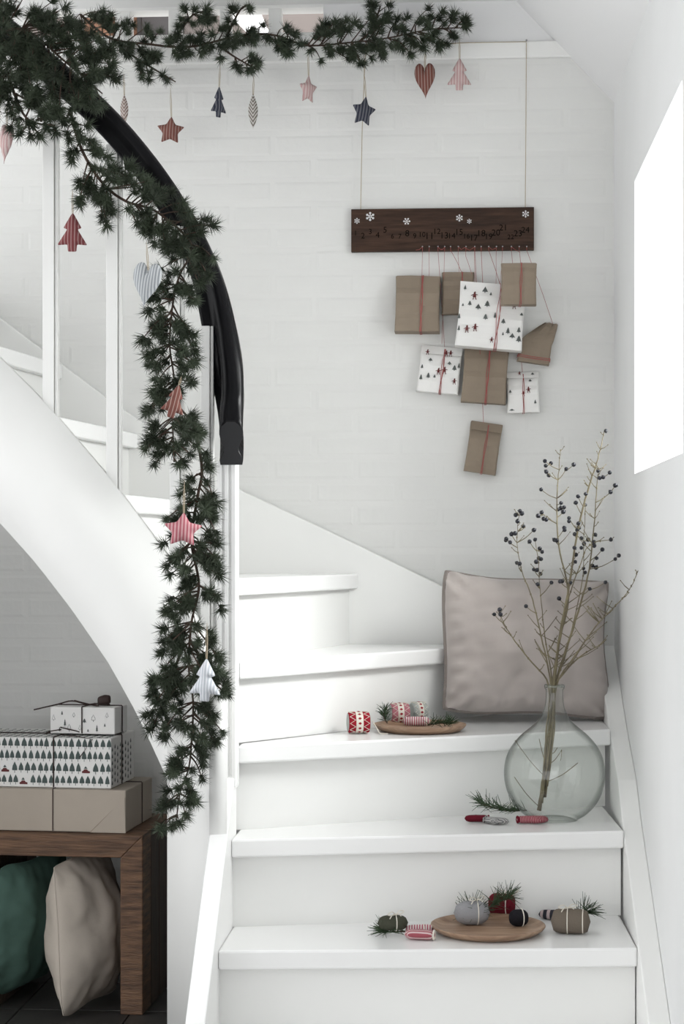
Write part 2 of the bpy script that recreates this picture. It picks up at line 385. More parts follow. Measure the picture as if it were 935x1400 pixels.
# handrail path (base centre) and balusters
railpx = [(316, 606, 4.222), (316.5, 574, 4.245), (315, 535, 4.265), (309, 485, 4.275), (297, 425, 4.285), (280, 368, 4.29), (250, 305, 4.29), (206, 237, 4.285), (152, 172, 4.28), (95, 118, 4.275), (30, 62, 4.275), (-40, 5, 4.275)]
rp = smooth_path([W(a, c, y=y) for a, c, y in railpx], 6)
prf = [(-.027, -.051), (-.029, -.040), (-.018, -.021), (-.017, -.011), (-.026, .007), (-.029, .022), (-.023, .040), (-.010, .050), (.010, .050), (.023, .040), (.029, .022), (.026, .007), (.017, -.011), (.018, -.021), (.029, -.040), (.027, -.051)]
rings = []
for i, p in enumerate(rp):
    t = (rp[min(i + 1, len(rp) - 1)] - rp[max(i - 1, 0)]).normalized()
    f = min(i / 34, 1); f = f * f * (3 - 2 * f); ang = f * pi / 2
    tt = V((0, 1, .1)).lerp(t, min(i / 11, 1)).normalized()
    across = V((cos(ang), sin(ang), 0)); across = (across - tt * across.dot(tt)).normalized(); up = across.cross(tt)
    sq = .88 - .24 * f
    rings.append([p + across * a * .95 + up * h * sq * (1.12 if i < 2 else 1) for a, h in prf])
hb = MB().loft(rings)
hr = hb.obj('handrail', 'black', ST, smooth=False)
for pl in hr.data.polygons:
    if len(pl.vertices) == 4: pl.use_smooth = True
# matt end face of the handrail
e0 = rings[0]; MB().prism([q + V((0, -.0015, 0)) for q in e0], (0, .0012, 0)).obj('rail_end', 'blackmatt', hr)
def rail_z(x):
    best = min(rp, key=lambda q: abs(q.x - x)); return best.z - .045
for a, c in ((-32, -12), (58, 78), (145, 165), (232, 250), (274, 291)):
    x0 = W(a, 600, y=4.262).x; x1 = W(c, 600, y=4.262).x
    px = (a + c) / 2; _, t = pxof((x0 + x1) / 2, YP); zb = H + (HZ - lerp_tab(topT, px + 12)) / F * t - .02
    zt = rail_z((x0 + x1) / 2) + (.015 if a < 250 else -.075)
    bb = MB().box(x0, x1 - .008, 4.262, 4.296, zb, zt)
    bb.box(x1 - .0065, x1, 4.268, 4.292, zb, zt).box(x1 - .0085, x1 - .006, 4.274, 4.286, zb, zt)
    bb.obj('baluster', 'satin', ST, bevel=.0015)

# ================================================================== SHAPES FOR DECORATIONS
def star_o(n=5, r1=.5, r2=.27, sub=5):
    pts = []
    for i in range(n * 2):
        r = r1 if i % 2 == 0 else r2; a = pi / 2 + i * pi / n; pts.append(V((r * cos(a), r * sin(a))))
    return round_poly(pts, .16)
def round_poly(pts, f=.2, k=3):
    out = []; n = len(pts)
    for i in range(n):
        p = pts[i]; a = p.lerp(pts[i - 1], f); c = p.lerp(pts[(i + 1) % n], f)
        for j in range(k + 1):
            t = j / k; out.append(a * (1 - t) ** 2 + p * 2 * t * (1 - t) + c * t * t)
    return out
def heart_o(n=40):
    out = []
    for i in range(n):
        t = 2 * pi * i / n; x = 16 * sin(t) ** 3; y = 13 * cos(t) - 5 * cos(2 * t) - 2 * cos(3 * t) - cos(4 * t)
        out.append(V((x / 34, (y + 2.5) / 29)))
    return out[::-1]
def tree_o():
    p = [(0, .5), (.30, .10), (.17, .06), (.5, -.34), (.16, -.32), (.14, -.5), (-.14, -.5), (-.16, -.32), (-.5, -.34), (-.17, .06), (-.30, .10)]
    return round_poly([V(q) for q in p][::-1], .15)
def leaf_o(n=16):
    return [V((.5 * sin(pi * i / n) ** .8, .5 - i / n)) for i in range(n)][::-1] + [V((-.5 * sin(pi * i / n) ** .8, .5 - i / n)) for i in range(1, n + 1)][::1]
def leaf_o2(n=14):
    r = [V((.5 * sin(pi * i / n), -.5 + i / n)) for i in range(n)]; l = [V((-.5 * sin(pi * i / n), .5 - i / n)) for i in range(n)]
    return r + l
def mitten_o():
    p = [(-.25, -.5), (.25, -.5), (.27, -.1), (.5, .1), (.45, .25), (.27, .15), (.25, .35), (.08, .5), (-.1, .5), (-.27, .32)]
    return round_poly([V(q) for q in p], .3)
def inside(p, poly):
    c = False; n = len(poly)
    for i in range(n):
        a, b = poly[i], poly[i - 1]
        if (a.y > p.y) != (b.y > p.y) and p.x < (b.x - a.x) * (p.y - a.y) / (b.y - a.y) + a.x: c = not c
    return c
def dist(p, poly):
    d = 9
    for i in range(len(poly)):
        a, b = poly[i], poly[i - 1]; ab = b - a; t = max(0, min(1, (p - a).dot(ab) / max(ab.dot(ab), 1e-12))); d = min(d, (p - a - ab * t).length)
    return d
def puffy(outline, sx, sz, T, m, name, parent, mtx, res=12):
    """stuffed fabric shape in the local x-z plane, T = full thickness"""
    poly = [V((p.x * sx, p.y * sz)) for p in outline]
    area_ = sum(poly[i - 1].x * poly[i].y - poly[i].x * poly[i - 1].y for i in range(len(poly)))
    if area_ < 0: poly = poly[::-1]
    st = max(sx, sz) / res; pts = list(poly); x = -sx / 2 + st * .37
    while x < sx / 2:
        y = -sz / 2 + st * .41
        while y < sz / 2:
            q = V((x, y))
            if inside(q, poly) and dist(q, poly) > st * .35: pts.append(q)
            y += st
        x += st
    n = len(poly)
    v, e, f, *_ = delaunay_2d_cdt(pts, [], [list(range(n))], 1, 1e-7)
    ds = [dist(q, poly) for q in v]; dm = max(ds)
    hs = [T / 2 * sqrt(max(0, 1 - (1 - d / dm) ** 2)) if d > 1e-6 else 0 for d in ds]
    k = len(v)
    vs = [(q.x, -h - .0004, q.y) for q, h in zip(v, hs)] + [(q.x, h + .0004, q.y) for q, h in zip(v, hs)]
    fs = [tuple(t) for t in f] + [tuple(i + k for i in t[::-1]) for t in f]
    idx = {}
    for i, q in enumerate(v):
        if ds[i] < 1e-6: idx[i] = 1
    from collections import Counter
    cnt = Counter(tuple(sorted((t[i], t[(i + 1) % len(t)]))) for t in f for i in range(len(t)))
    for t in f:
        for i in range(len(t)):
            a, c = t[i], t[(i + 1) % len(t)]
            if cnt[tuple(sorted((a, c)))] == 1: fs.append((c, a, a + k, c + k))
    return obj(name, vs, fs, m, parent, smooth=True, mtx=mtx)
RED_S = stripes('red_striped_cloth', (.205, .06, .063), (.37, .23, .22), 125, duty=.72)
RED_W = stripes('rust_striped_cloth', (.185, .075, .062), (.36, .25, .215), 120, duty=.75)
PNK_S = stripes('pink_striped_cloth', (.50, .32, .315), (.60, .49, .47), 125)
ROSE_S = stripes('rose_striped_cloth', (.42, .12, .15), (.60, .36, .37), 130)
NAVY_S = stripes('navy_striped_cloth', (.035, .04, .06), (.14, .14, .16), 115)
GRY_S = stripes('grey_striped_cloth', (.30, .32, .34), (.55, .57, .58), 150)
WHT_S = stripes('pale_striped_cloth', (.50, .53, .57), (.72, .74, .77), 150)
CHV = stripes('chevron_striped_cloth', (.17, .15, .13), (.60, .58, .55), 90, 'Z', .5, chevron=-1.6)
CHVR = stripes('brown_chevron_cloth', (.23, .16, .14), (.58, .52, .49), 95, 'Z', .5, chevron=-1.6)
def ornament(name, kind, px, py, wpx, hpx, y, m, label, roll=0, turn=0, ytop=None, xtop=None, T=.018, group='striped fabric ornaments'):
    c = W(px, py, y=y); s = pxof(c.x, c.y)[1] / F
    t = thing(name, label, 'ornament', c - V((0, 0, hpx * s / 2)), group)
    body = puffy(dict(star=star_o, heart=heart_o, tree=tree_o, leaf=leaf_o2)[kind](), wpx * s, hpx * s, T, m, 'body', t, place(c, turn, roll))
    a = place(c, turn, roll) @ V((0, 0, hpx * s * (.47 if kind != 'heart' else .33)))
    q = W(xtop if xtop is not None else px, ytop, y=y + .0)
    mid = (a + q) / 2
    MB().tube([a + V((.0012, 0, 0)), mid + V((.0018, 0, 0)), q, mid - V((.0018, 0, 0)), a - V((.0012, 0, 0))], .0009, 5).obj('loop', 'jute', t)
    return t
YU = 5.17; YR = 4.16
ornament('heart_ornament', 'heart', 8, 197, 27, 54, 4.2, PNK_S, 'pink striped fabric heart hanging from the corner fir clump', R(8), R(-30), 140, 9)
ornament('heart_ornament', 'leaf', 170, 150, 11, 42, YU, CHVR, 'brown chevron heart seen edge-on beside the rust red star', 0, 0, 100, 169, T=.012)
ornament('star_ornament', 'star', 233, 179, 40, 40, YU, RED_W, 'rust red striped fabric star hanging under the upper garland', R(4), 0, 118)
ornament('tree_ornament', 'tree', 299, 139, 24, 43, YU, NAVY_S, 'navy striped fabric tree hanging under the upper garland', R(2), R(35), 86, 301)
ornament('heart_ornament', 'leaf', 346, 152, 13, 48, YU, CHV, 'black and white chevron heart seen edge-on under the garland', 0, 0, 102, 347, T=.012)
ornament('star_ornament', 'star', 421, 123, 28, 42, YU, PNK_S, 'pale pink striped star hanging under the upper garland', R(3), R(30), 66)
ornament('star_ornament', 'star', 497, 153, 35, 44, YU, NAVY_S, 'navy striped fabric star hanging above the wooden calendar board', R(9), R(15), 92)
ornament('heart_ornament', 'heart', 581, 111, 30, 49, YU, RED_W, 'rust red striped fabric heart hanging from the garland end', R(-2), 0, 60, 582)
ornament('tree_ornament', 'tree', 628, 101, 34, 45, YU, PNK_S, 'pale pink striped fabric tree at the tip of the garland', R(1), 0, 50)
ornament('tree_ornament', 'tree', 99, 317, 42, 54, 4.2, RED_S, 'red striped fabric tree hanging between the balusters', R(1), 0, 258)
ornament('heart_ornament', 'heart', 200, 390, 44, 62, 4.07, GRY_S, 'grey striped fabric heart hanging beside the handrail garland', R(8), R(-10), 330)
ornament('tree_ornament', 'tree', 239, 548, 34, 48, 4.045, RED_W, 'rust red striped tree tucked into the handrail garland', R(15), R(20), 515, 248)
ornament('star_ornament', 'star', 250, 725, 56, 50, 4.03, ROSE_S, 'rose striped fabric star hanging on the newel garland', R(3), R(8), 655, 252, T=.026)
ornament('tree_ornament', 'tree', 281, 929, 46, 60, 4.02, WHT_S, 'pale grey striped fabric tree hanging low on the newel garland', R(3), R(-8), 850, 283, T=.026)

# ------------------------------------------------------------------ GARLANDS
def tuft_mesh(seed, n=84, L=.0245):
    rn = random.Random(seed); vs, fs = [], []
    for i in range(n):
        th = rn.uniform(0, 2 * pi); ph = math.acos(rn.uniform(-.1, .98)); d = V((sin(ph) * cos(th), sin(ph) * sin(th), cos(ph)))
        o = V((0, 0, rn.uniform(-.009, .004))); l = L * rn.uniform(.7, 1.1)
        u = d.orthogonal().normalized(); v = d.cross(u); r = .00100; k = len(vs)
        vs += [o + u * r, o - u * r * .5 + v * r * .87, o - u * r * .5 - v * r * .87, o + d * l + V((0, 0, rn.uniform(-.002, .002)))]
        fs += [(k, k + 1, k + 3), (k + 1, k + 2, k + 3), (k + 2, k, k + 3)]
    return mesh('needle_tuft', vs, fs, 'pine')
TUFT = [tuft_mesh(i) for i in range(6)]
def garland(name, label, guides, n_tufts, seed, avoid=()):
    """guides: lists of (px, py, half width px, y). One wired garland: stems, twigs and needle tufts"""
    rn = random.Random(seed)
    p0 = W(*guides[0][0][:2], y=guides[0][0][3])
    t = thing(name, label, 'garland', p0)
    tot = 0; segs = []
    twigs = MB(); stems = MB()
    for g in guides:
        path = smooth_path([W(a, c, y=y) for a, c, h, y in g], 8)
        stems.tube(path, [.0038 * (1 - .6 * i / len(path)) for i in range(len(path))], 7)
        for (a, c) in zip(g, g[1:]):
            ar = sqrt((a[0] - c[0]) ** 2 + (a[1] - c[1]) ** 2) * (a[2] + c[2]); segs.append((ar, a, c)); tot += ar
    for ar, a, c in segs:
        k = max(1, round(n_tufts * ar / tot)); made = 0
        while made < k:
            s = rn.random(); r0_ = rn.random() ** .6; s0 = max(0, s - r0_ * (a[2] + c[2]) * .5 / (sqrt((a[0] - c[0]) ** 2 + (a[1] - c[1]) ** 2) + 1e-6) * .6)
            base = W(a[0] + (c[0] - a[0]) * s0, a[1] + (c[1] - a[1]) * s0, y=a[3] + (c[3] - a[3]) * s0); anc = W(a[0] + (c[0] - a[0]) * s, a[1] + (c[1] - a[1]) * s, y=a[3] + (c[3] - a[3]) * s)
            hw_ = a[2] + (c[2] - a[2]) * s; sc = base.y / F
            dx, dy = c[0] - a[0], c[1] - a[1]; ln = sqrt(dx * dx + dy * dy) + 1e-6
            nrm = V((-dy / ln, dx / ln)); al = V((dx / ln, dy / ln))
            side = rn.choice((-1, 1)); reach = hw_ * r0_ * .95
            off = nrm * side * reach + al * rn.uniform(-.1, .75) * reach
            dep = rn.uniform(-1, 1) * min(hw_, 40) * .75 * sc * (1 - .5 * reach / hw_) - .012
            tip = anc + V((off.x * sc, dep, -off.y * sc)); tip.z = min(tip.z, ZC - .042); tip.y = min(tip.y, YB - .035)
            mid = base.lerp(tip, .5) + V((rn.uniform(-.006, .006), rn.uniform(-.006, .006), rn.uniform(-.003, .010)))
            tw = smooth_path([base, mid, tip], 3)
            twigs.tube(tw, [.0022, .002, .0018, .0016, .0014, .0012, .0011][:len(tw)], 4)
            dirn = (tip - mid).normalized() + V((rn.uniform(-.4, .4), rn.uniform(-.5, .2), rn.uniform(-.3, .4)))
            spots = [(tip, dirn)]
            if reach > 14 and k - made > 1:
                spots.append((base.lerp(tip, .55) + V((rn.uniform(-.012, .012), rn.uniform(-.012, .004), rn.uniform(-.008, .012))), dirn + V((rn.uniform(-1, 1), -.4, rn.uniform(-.5, .8)))))
            for q, d in spots:
                Q = V((0, 0, 1)).rotation_difference(d).to_matrix().to_4x4()
                inst('needle_tuft', rn.choice(TUFT), t, M.Translation(q) @ Q @ M.Scale(rn.uniform(.9, 1.3), 4)); made += 1
    stems.obj('stem', 'bark', t, smooth=True); twigs.obj('twigs', 'bark', t, smooth=True, kind='stuff')
    return t
garland('fir_garland', 'evergreen branch garland draped down the black handrail', [
    [(95, 150, 16, 4.2), (112, 205, 24, 4.19), (140, 250, 46, 4.18), (172, 275, 44, 4.17), (215, 290, 34, 4.16), (262, 335, 46, 4.15), (246, 375, 36, 4.15), (237, 410, 38, 4.14), (232, 470, 38, 4.13), (238, 520, 34, 4.12), (236, 570, 42, 4.11), (238, 632, 36, 4.11)]], 270, 11)
garland('fir_garland', 'evergreen branch garland hanging down the white newel post', [
    [(265, 575, 4, 4.14), (276, 640, 14, 4.14), (270, 680, 34, 4.14), (262, 740, 44, 4.13), (272, 800, 36, 4.12), (262, 850, 42, 4.11), (258, 910, 52, 4.11), (264, 960, 56, 4.11), (262, 1010, 36, 4.11), (258, 1050, 26, 4.10), (246, 1085, 24, 4.10), (240, 1132, 26, 4.10)],
    [(252, 880, 14, 4.12), (225, 950, 24, 4.12), (208, 1000, 12, 4.12)],
], 280, 13)
garland('fir_garland', 'thick evergreen clump at the upper end of the handrail', [
    [(-30, 60, 60, 4.17), (30, 40, 62, 4.17), (90, 85, 66, 4.17), (140, 128, 24, 4.17)],
    [(10, 100, 52, 4.17), (35, 160, 34, 4.16), (75, 172, 18, 4.16)]], 290, 5)
garland('fir_branch', 'evergreen branch running along the top of the brick wall', [
    [(110, 20, 26, 5.12), (150, 52, 28, 5.14), (200, 60, 20, 5.15), (260, 64, 14, 5.15), (330, 48, 14, 5.15), (375, 48, 20, 5.15), (420, 62, 28, 5.15), (480, 58, 34, 5.14), (530, 52, 36, 5.14), (590, 40, 26, 5.15), (640, 38, 9, 5.16)],
    [(165, 66, 8, 5.14), (195, 85, 22, 5.14), (240, 112, 14, 5.14)],
    [(235, 60, 5, 5.15), (262, 22, 20, 5.15), (290, 14, 16, 5.15)],
    [(300, 62, 6, 5.15), (318, 76, 20, 5.15), (352, 96, 9, 5.15)],
    [(310, 50, 4, 5.15), (328, 14, 12, 5.15), (342, 6, 6, 5.15)],
    [(480, 60, 10, 5.14), (497, 92, 8, 5.14)],
    [(510, 40, 14, 5.14), (520, 8, 16, 5.14)]], 270, 9)

# ------------------------------------------------------------------ CALENDAR BOARD AND PAPER BAGS
YW = YB - .003
bd0, bd1 = W(480, 313, y=YW - .018), W(730, 313, y=YW - .018)
zt, zb = W(600, 284.5, y=YW - .018).z, W(600, 343, y=YW - .018).z
CB = thing('calendar_board', 'dark wooden advent board with white snowflakes and burnt numbers', 'board', ((bd0.x + bd1.x) / 2, YW - .01, zb))
MB().box(bd0.x, bd1.x, YW - .018, YW, zb, zt).obj('plank', 'board', CB, bevel=.0012)
yf = YW - .0186
def flake(px, py, rpx, k):
    c = W(px, py, y=yf); r = rpx * .00208; b = MB()
    for i in range(6):
        a = i * pi / 3 + (pi / 2 if k != 2 else 0)
        d = V((cos(a), 0, sin(a))); n_ = V((-sin(a), 0, cos(a))); wd = r * (.10 if k != 1 else .13)
        b.add([c + n_ * wd * .8 + d * r * .12, c - n_ * wd * .8 + d * r * .12, c - n_ * wd + d * r, c + n_ * wd + d * r], [(0, 1, 2, 3)])
        for s in (-1, 1):
            q = c + d * r * .55; e = (d * .7 + n_ * s * .7)
            b.add([q + d * wd, q - d * wd, q - d * wd + e * r * .36, q + d * wd + e * r * .36], [(0, 1, 2, 3)])
    b.v = [V((q.x, yf, q.z)) for q in b.v]
    b.obj('snowflake', 'snow', CB)
for i, (a, c, r) in enumerate(((488, 302, 4), (506, 296, 6.2), (556, 302.5, 5), (628, 298, 5), (641.5, 302.5, 3.4), (718.5, 292.5, 5))): flake(a, c, r, i)
rn = random.Random(3)
ny = [316, 320, 314, 319, 312, 320, 320, 317, 320, 318, 321, 314, 320, 320, 315, 320, 323, 317, 321, 316, 309, 321, 317, 312]
for i in range(24):
    cu = bpy.data.curves.new('number', 'FONT'); cu.body = str(i + 1); cu.size = rn.uniform(.019, .027); cu.align_x = 'CENTER'; cu.extrude = .0002; cu.resolution_u = 3
    tmp = bpy.data.objects.new('number', cu); COL.objects.link(tmp)
    dg = bpy.context.evaluated_depsgraph_get(); me = bpy.data.meshes.new_from_object(tmp.evaluated_get(dg)); bpy.data.objects.remove(tmp)
    me.materials.clear(); me.materials.append(MT['ink'])
    p = W(486 + i * 10.1, ny[i] + 6, y=yf - .0002)
    inst('number', me, CB, M.Translation(p) @ M.Rotation(pi / 2, 4, 'X'))
nails = [577.5, 586.8, 598.7, 608, 616, 626.6, 637, 649, 657.7, 668, 678.6, 687, 699, 709.7, 720]
nl = MB().lathe([(.0012, 0), (.0012, .006), (.002, .006), (.002, .007)], n=8, ax=(0, -1, 0)); nme = mesh('nail', nl.v, nl.f, 'nail')
for a in nails: inst('nail', nme, CB, M.Translation(W(a, 337.5, y=YW - .018)))
# jute cords that carry the board
cr = thing('hanging_cord', 'thin jute cord running along the trim and down to the wooden board', 'cord', W(720, 57, y=YB - .02))
q = YB - .017
MB().tube([W(600, 60, y=q), W(640, 58.5, y=q), W(719.5, 57, y=q), W(719.5, 59, y=q), W(719, 160, y=q), W(718, 286, y=YW - .012)], .0011, 5).obj('cord', 'jute', cr)
MB().lathe([(.0015, -.014), (.0015, .010), (.0028, .010), (.0028, .012)], W(719.5, 56.5, y=YB - .014), 8, (0, -1, 0)).obj('nail', 'nail', cr)
tag(MB().tube([W(500, 60, y=YB - .02), W(496, 150, y=YB - .02), W(495, 180, y=YB - .02), W(493, 286, y=YW - .012)], .0011, 5).obj('hanging_cord', 'jute'), 'thin jute cord from the garland to the left end of the board', 'cord')

def tree_shape(w_, h_, kind):
    if kind == 0: return [(0, h_), (.5 * w_, .18 * h_), (.07 * w_, .18 * h_), (.07 * w_, 0), (-.07 * w_, 0), (-.07 * w_, .18 * h_), (-.5 * w_, .18 * h_)]
    if kind == 1: return [(0, h_), (.26 * w_, .66 * h_), (.16 * w_, .66 * h_), (.4 * w_, .4 * h_), (.24 * w_, .4 * h_), (.5 * w_, .15 * h_), (.07 * w_, .15 * h_), (.07 * w_, 0), (-.07 * w_, 0), (-.07 * w_, .15 * h_), (-.5 * w_, .15 * h_), (-.24 * w_, .4 * h_), (-.4 * w_, .4 * h_), (-.16 * w_, .66 * h_), (-.26 * w_, .66 * h_)]
    return [(0, h_), (.38 * w_, .62 * h_), (.5 * w_, .3 * h_), (.4 * w_, .22 * h_), (.06 * w_, .24 * h_), (.05 * w_, 0), (-.05 * w_, 0), (-.06 * w_, .24 * h_), (-.4 * w_, .22 * h_), (-.5 * w_, .3 * h_), (-.38 * w_, .62 * h_)]
def child_shape(h):
    """small skating child in a hooded coat, as printed outlines"""
    s = h
    return [[(-.13 * s, .66 * s), (.13 * s, .66 * s), (.19 * s, .28 * s), (-.19 * s, .28 * s)], [(-.10 * s, .66 * s), (.10 * s, .66 * s), (.12 * s, .80 * s), (.04 * s, s), (-.12 * s, .82 * s)],
            [(-.13 * s, .28 * s), (-.05 * s, .28 * s), (-.09 * s, 0), (-.2 * s, 0)], [(.04 * s, .28 * s), (.13 * s, .28 * s), (.26 * s, .04 * s), (.17 * s, 0)],
            [(-.13 * s, .64 * s), (-.14 * s, .54 * s), (-.38 * s, .42 * s), (-.40 * s, .49 * s)], [(.13 * s, .64 * s), (.14 * s, .54 * s), (.36 * s, .55 * s), (.36 * s, .62 * s)]]
def prints(parent, mtx, yfun, trees, kids, name='print'):
    b = MB(); r = MB()
    for (x, z, w_, h_, k) in trees:
        pts = [(x + a, yfun(x + a, z + c) - .0009, z + c) for a, c in tree_shape(w_, h_, k)]
        b.add(pts, [tuple(range(len(pts)))[::-1]])
    for (x, z, h_) in kids:
        for sh in child_shape(h_):
            pts = [(x + a, yfun(x + a, z + c) - .0009, z + c) for a, c in sh]; r.add(pts, [tuple(range(len(pts)))])
    if b.v: obj('tree_print', b.v, b.f, 'tgrey', parent, mtx=mtx, kind='stuff')
    if r.v: obj('figure_print', r.v, r.f, 'red', parent, mtx=mtx, kind='stuff')
def bag(label, px, py, wpx, hpx, depth, roll, m, sx, nail=None, flap=.0, topd=.35, kids=(), trees=(), yoff=0, twist=False, lean=0, string_to=None):
    s = .00209
    yb = YB - .0035 - yoff
    c = W(px, py, y=yb - depth / 2); c.y = yb
    w_, h_ = wpx * s, hpx * s
    t = thing('paper_bag', label, 'paper bag', c - V((0, 0, h_ / 2)), 'advent gift bags')
    mx = place(c, 0, R(roll))
    rings = []; K = 9
    rr = random.Random(int(px * 7 + py))
    def sec(f):                                       # f 0 bottom .. 1 top -> (width factor, front depth)
        d = depth * (1 - (1 - topd) * max(0, (f - .45) / .55) ** 1.3); d *= .94 + .06 * min(1, f / .06)
        ww = 1 - (.035 * sin(pi * f)); 
        if twist and f > .5: ww = 1 - 1.35 * (f - .5) ** 1.15; d = depth * (1 - 1.3 * (f - .5))
        return ww, d
    for i in range(K + 1):
        f = i / K; ww, d = sec(f); d += rr.uniform(-.0042, .0006) if 0 < i < K else 0; hw2 = w_ / 2 * ww; ch = min(.004, hw2 * .3); z = (f - .5) * h_; jx = rr.uniform(-.0012, .0012)
        xo = (f - .5) * w_ * .75 if twist and f > .5 else 0
        P_ = [(-hw2, 0), (hw2, 0), (hw2 + jx, -d * .55), (hw2, -d + ch), (hw2 - ch, -d), (hw2 * .33, -d - .003), (-hw2 * .33, -d - .003), (-hw2 + ch, -d), (-hw2, -d + ch), (-hw2 + jx, -d * .55)]
        if twist and f > .5: P_ = [(a, e + (.010 if j % 2 else -.004) * (f - .5) * 2 * (1 if j > 3 else 0)) for j, (a, e) in enumerate(P_)]
        rings.append([V((a + xo, e, z + rr.uniform(-.0012, .0012))) for a, e in P_])
    body = MB().loft(rings); body.f = [f[::-1] for f in body.f]
    obj('body', body.v, body.f, m, t, mtx=mx)
    def front(x, z):
        f = min(max(z / h_ + .5, 0), 1); _, d = sec(f); e = abs(x) / (w_ / 2)
        return -d - .003 * (1 if e < .33 else max(0, (.93 - e) / .6)) - .0009
    if flap:
        zf = h_ * (.5 - flap); d1 = -sec(1)[1]; d0 = front(0, zf)
        k = MB().prism([(-w_ * .485, d1 - .001, h_ * .505), (-w_ * .485, d0 - .004, zf), (-w_ * .485, d0 - .006, zf), (-w_ * .485, d1 - .004, h_ * .515)], (w_ * .975, 0, 0))
        obj('flap', k.v, k.f, m, t, mtx=mx)
    if trees or kids:
        prints(t, mx, (lambda x, z: front(x, z) - (.0075 if flap and z > h_ * (.5 - flap) - .001 else 0)), [(a * w_, c_ * h_, e * s, g * s, k) for a, c_, e, g, k in trees], [(a * w_, c_ * h_, e * s) for a, c_, e in kids])
    # twine tied round the bag: two strands down the front, under the bottom, and a cross-over
    tw = MB()
    if twist:
        for zz in (-.40, -.36): tw.tube([V((-w_ * .51, 0, h_ * zz)), V((-w_ * .5, front(0, h_ * zz), h_ * zz)), V((0, front(0, h_ * zz) - .002, h_ * (zz - .01))), V((w_ * .5, front(0, h_ * zz), h_ * zz)), V((w_ * .51, 0, h_ * zz))], .0010, 5)
    else:
        for j, (xa, xc) in enumerate(((sx, sx - .02), (sx + .025, sx + .02), (sx + .04, sx + .0))[:2 + (w_ > .1)]):
            path = [V((w_ * xa, -.001, h_ * .515)), V((w_ * xa, -sec(1)[1] - .002, h_ * .51))]
            for i in range(1, 10):
                f = 1 - i / 10; x = w_ * (xa + (xc - xa) * (1 - f) + .012 * sin(9 * f + j * 2)); z = (f - .5) * h_; path.append(V((x, front(x, z) - (.0062 if flap and f > 1 - flap - .05 else .0016), z)))
            path += [V((w_ * xc, front(0, -h_ / 2) - .001, -h_ * .505)), V((w_ * xc, 0, -h_ * .51))]
            tw.tube(path, .00085, 5)
    tw.xf(mx); tw.obj('twine', 'twine', t, kind=None)
    if nail:
        a = W(nail, 337.5, y=YW - .022); q2 = mx @ V((w_ * (sx if not twist else .42), -sec(1)[1] * .5, h_ * .5))
        if string_to: q2 = W(string_to[0], string_to[1], y=yb - depth - .01)
        pts_ = [a, V((a.x, a.y - .002, a.z - .010)), a.lerp(q2, .6), q2]
        MB().tube(pts_, .00065, 4).obj('hanging_string', 'twine', t)
    return t
K_, P_w = 'kraft', 'white'
bag('wide brown kraft bag with a rounded top, left end of the top row', 571, 416, 61, 77, .075, 1, K_, .08, 577.5, topd=.5)
bag('small brown kraft bag hanging behind the big printed bag', 626, 401, 44, 57, .035, 0, K_, .12, 616, topd=.5)
bag('large white bag printed with skaters and fir trees', 671, 433, 90, 88, .075, 5, P_w, .10, 668, topd=.6, yoff=.037,
    kids=((-.27, .22, 12), (-.34, -.30, 11), (-.22, -.27, 11), (.04, -.42, 8), (.33, .12, 11)),
    trees=((-.42, .36, 4, 8, 0), (-.12, .34, 8, 9, 0), (-.03, .30, 3.5, 5.5, 0), (-.33, .12, 6, 7, 1), (-.20, .07, 8, 8, 0), (-.07, .12, 8, 9, 1), (-.08, -.08, 7, 8, 1), (.06, -.05, 4, 9, 1), (-.43, .10, 3, 5, 0),
           (.19, -.12, 7, 7, 1), (.27, -.27, 6, 9, 1), (.34, -.33, 8, 7, 0), (.43, -.24, 6, 8, 1), (.44, -.38, 8, 9, 1), (.40, .30, 4, 6, 1), (.30, .30, 3, 5, 1), (.45, .02, 5, 5, 0), (-.47, -.10, 4, 8, 1), (-.46, -.28, 4, 8, 1), (.20, -.30, 3, 5, 1)))
bag('brown kraft bag at the right end of the top row', 709, 389, 47, 55, .06, 1, K_, .05, 709.7, topd=.7, yoff=.117)
bag('brown kraft bag with a crumpled gathered top', 733, 468, 44, 58, .042, 9, K_, .1, 720, twist=True)
bag('white printed bag with a folded top, hanging under the wide kraft bag', 601, 506, 57, 63, .05, 6, P_w, .06, 598.7, flap=.17, topd=.25,
    kids=((-.33, .30, 8), (.12, .30, 9), (.22, .31, 9), (-.02, -.12, 10), (.12, -.10, 11), (.38, -.30, 9)),
    trees=((-.42, -.02, 4, 6, 1), (-.24, .16, 6, 5, 0), (-.42, -.27, 5, 8, 1), (-.25, -.22, 6, 8, 1), (-.10, -.20, 4, 5, 1), (.22, .12, 6, 5, 0), (.35, .0, 7, 8, 1), (.45, .06, 4, 8, 1)))
bag('brown kraft bag tied with red twine in the middle of the lower row', 663, 513, 61, 77, .065, 4, K_, .05, 657.7, topd=.4, string_to=(664, 473))
bag('small white printed bag with a folded top, right end of the lower row', 715, 537, 44, 55, .045, -1, P_w, .0, 699, flap=.14, topd=.25,
    kids=((.16, -.02, 9), (.0, -.10, 7), (-.1, .43, 6)), trees=((.36, -.30, 4, 6, 1), (-.40, -.02, 4, 5, 0), (.22, .26, 5, 4, 0), (-.36, -.46, 8, 3, 0), (.3, .43, 5, 4, 0)))
bag('narrow brown kraft bag with a folded top hanging lowest', 660.5, 613, 44, 69, .04, 8.5, K_, .05, 649, flap=.16, topd=.25, string_to=(661, 578))
sb = MB()
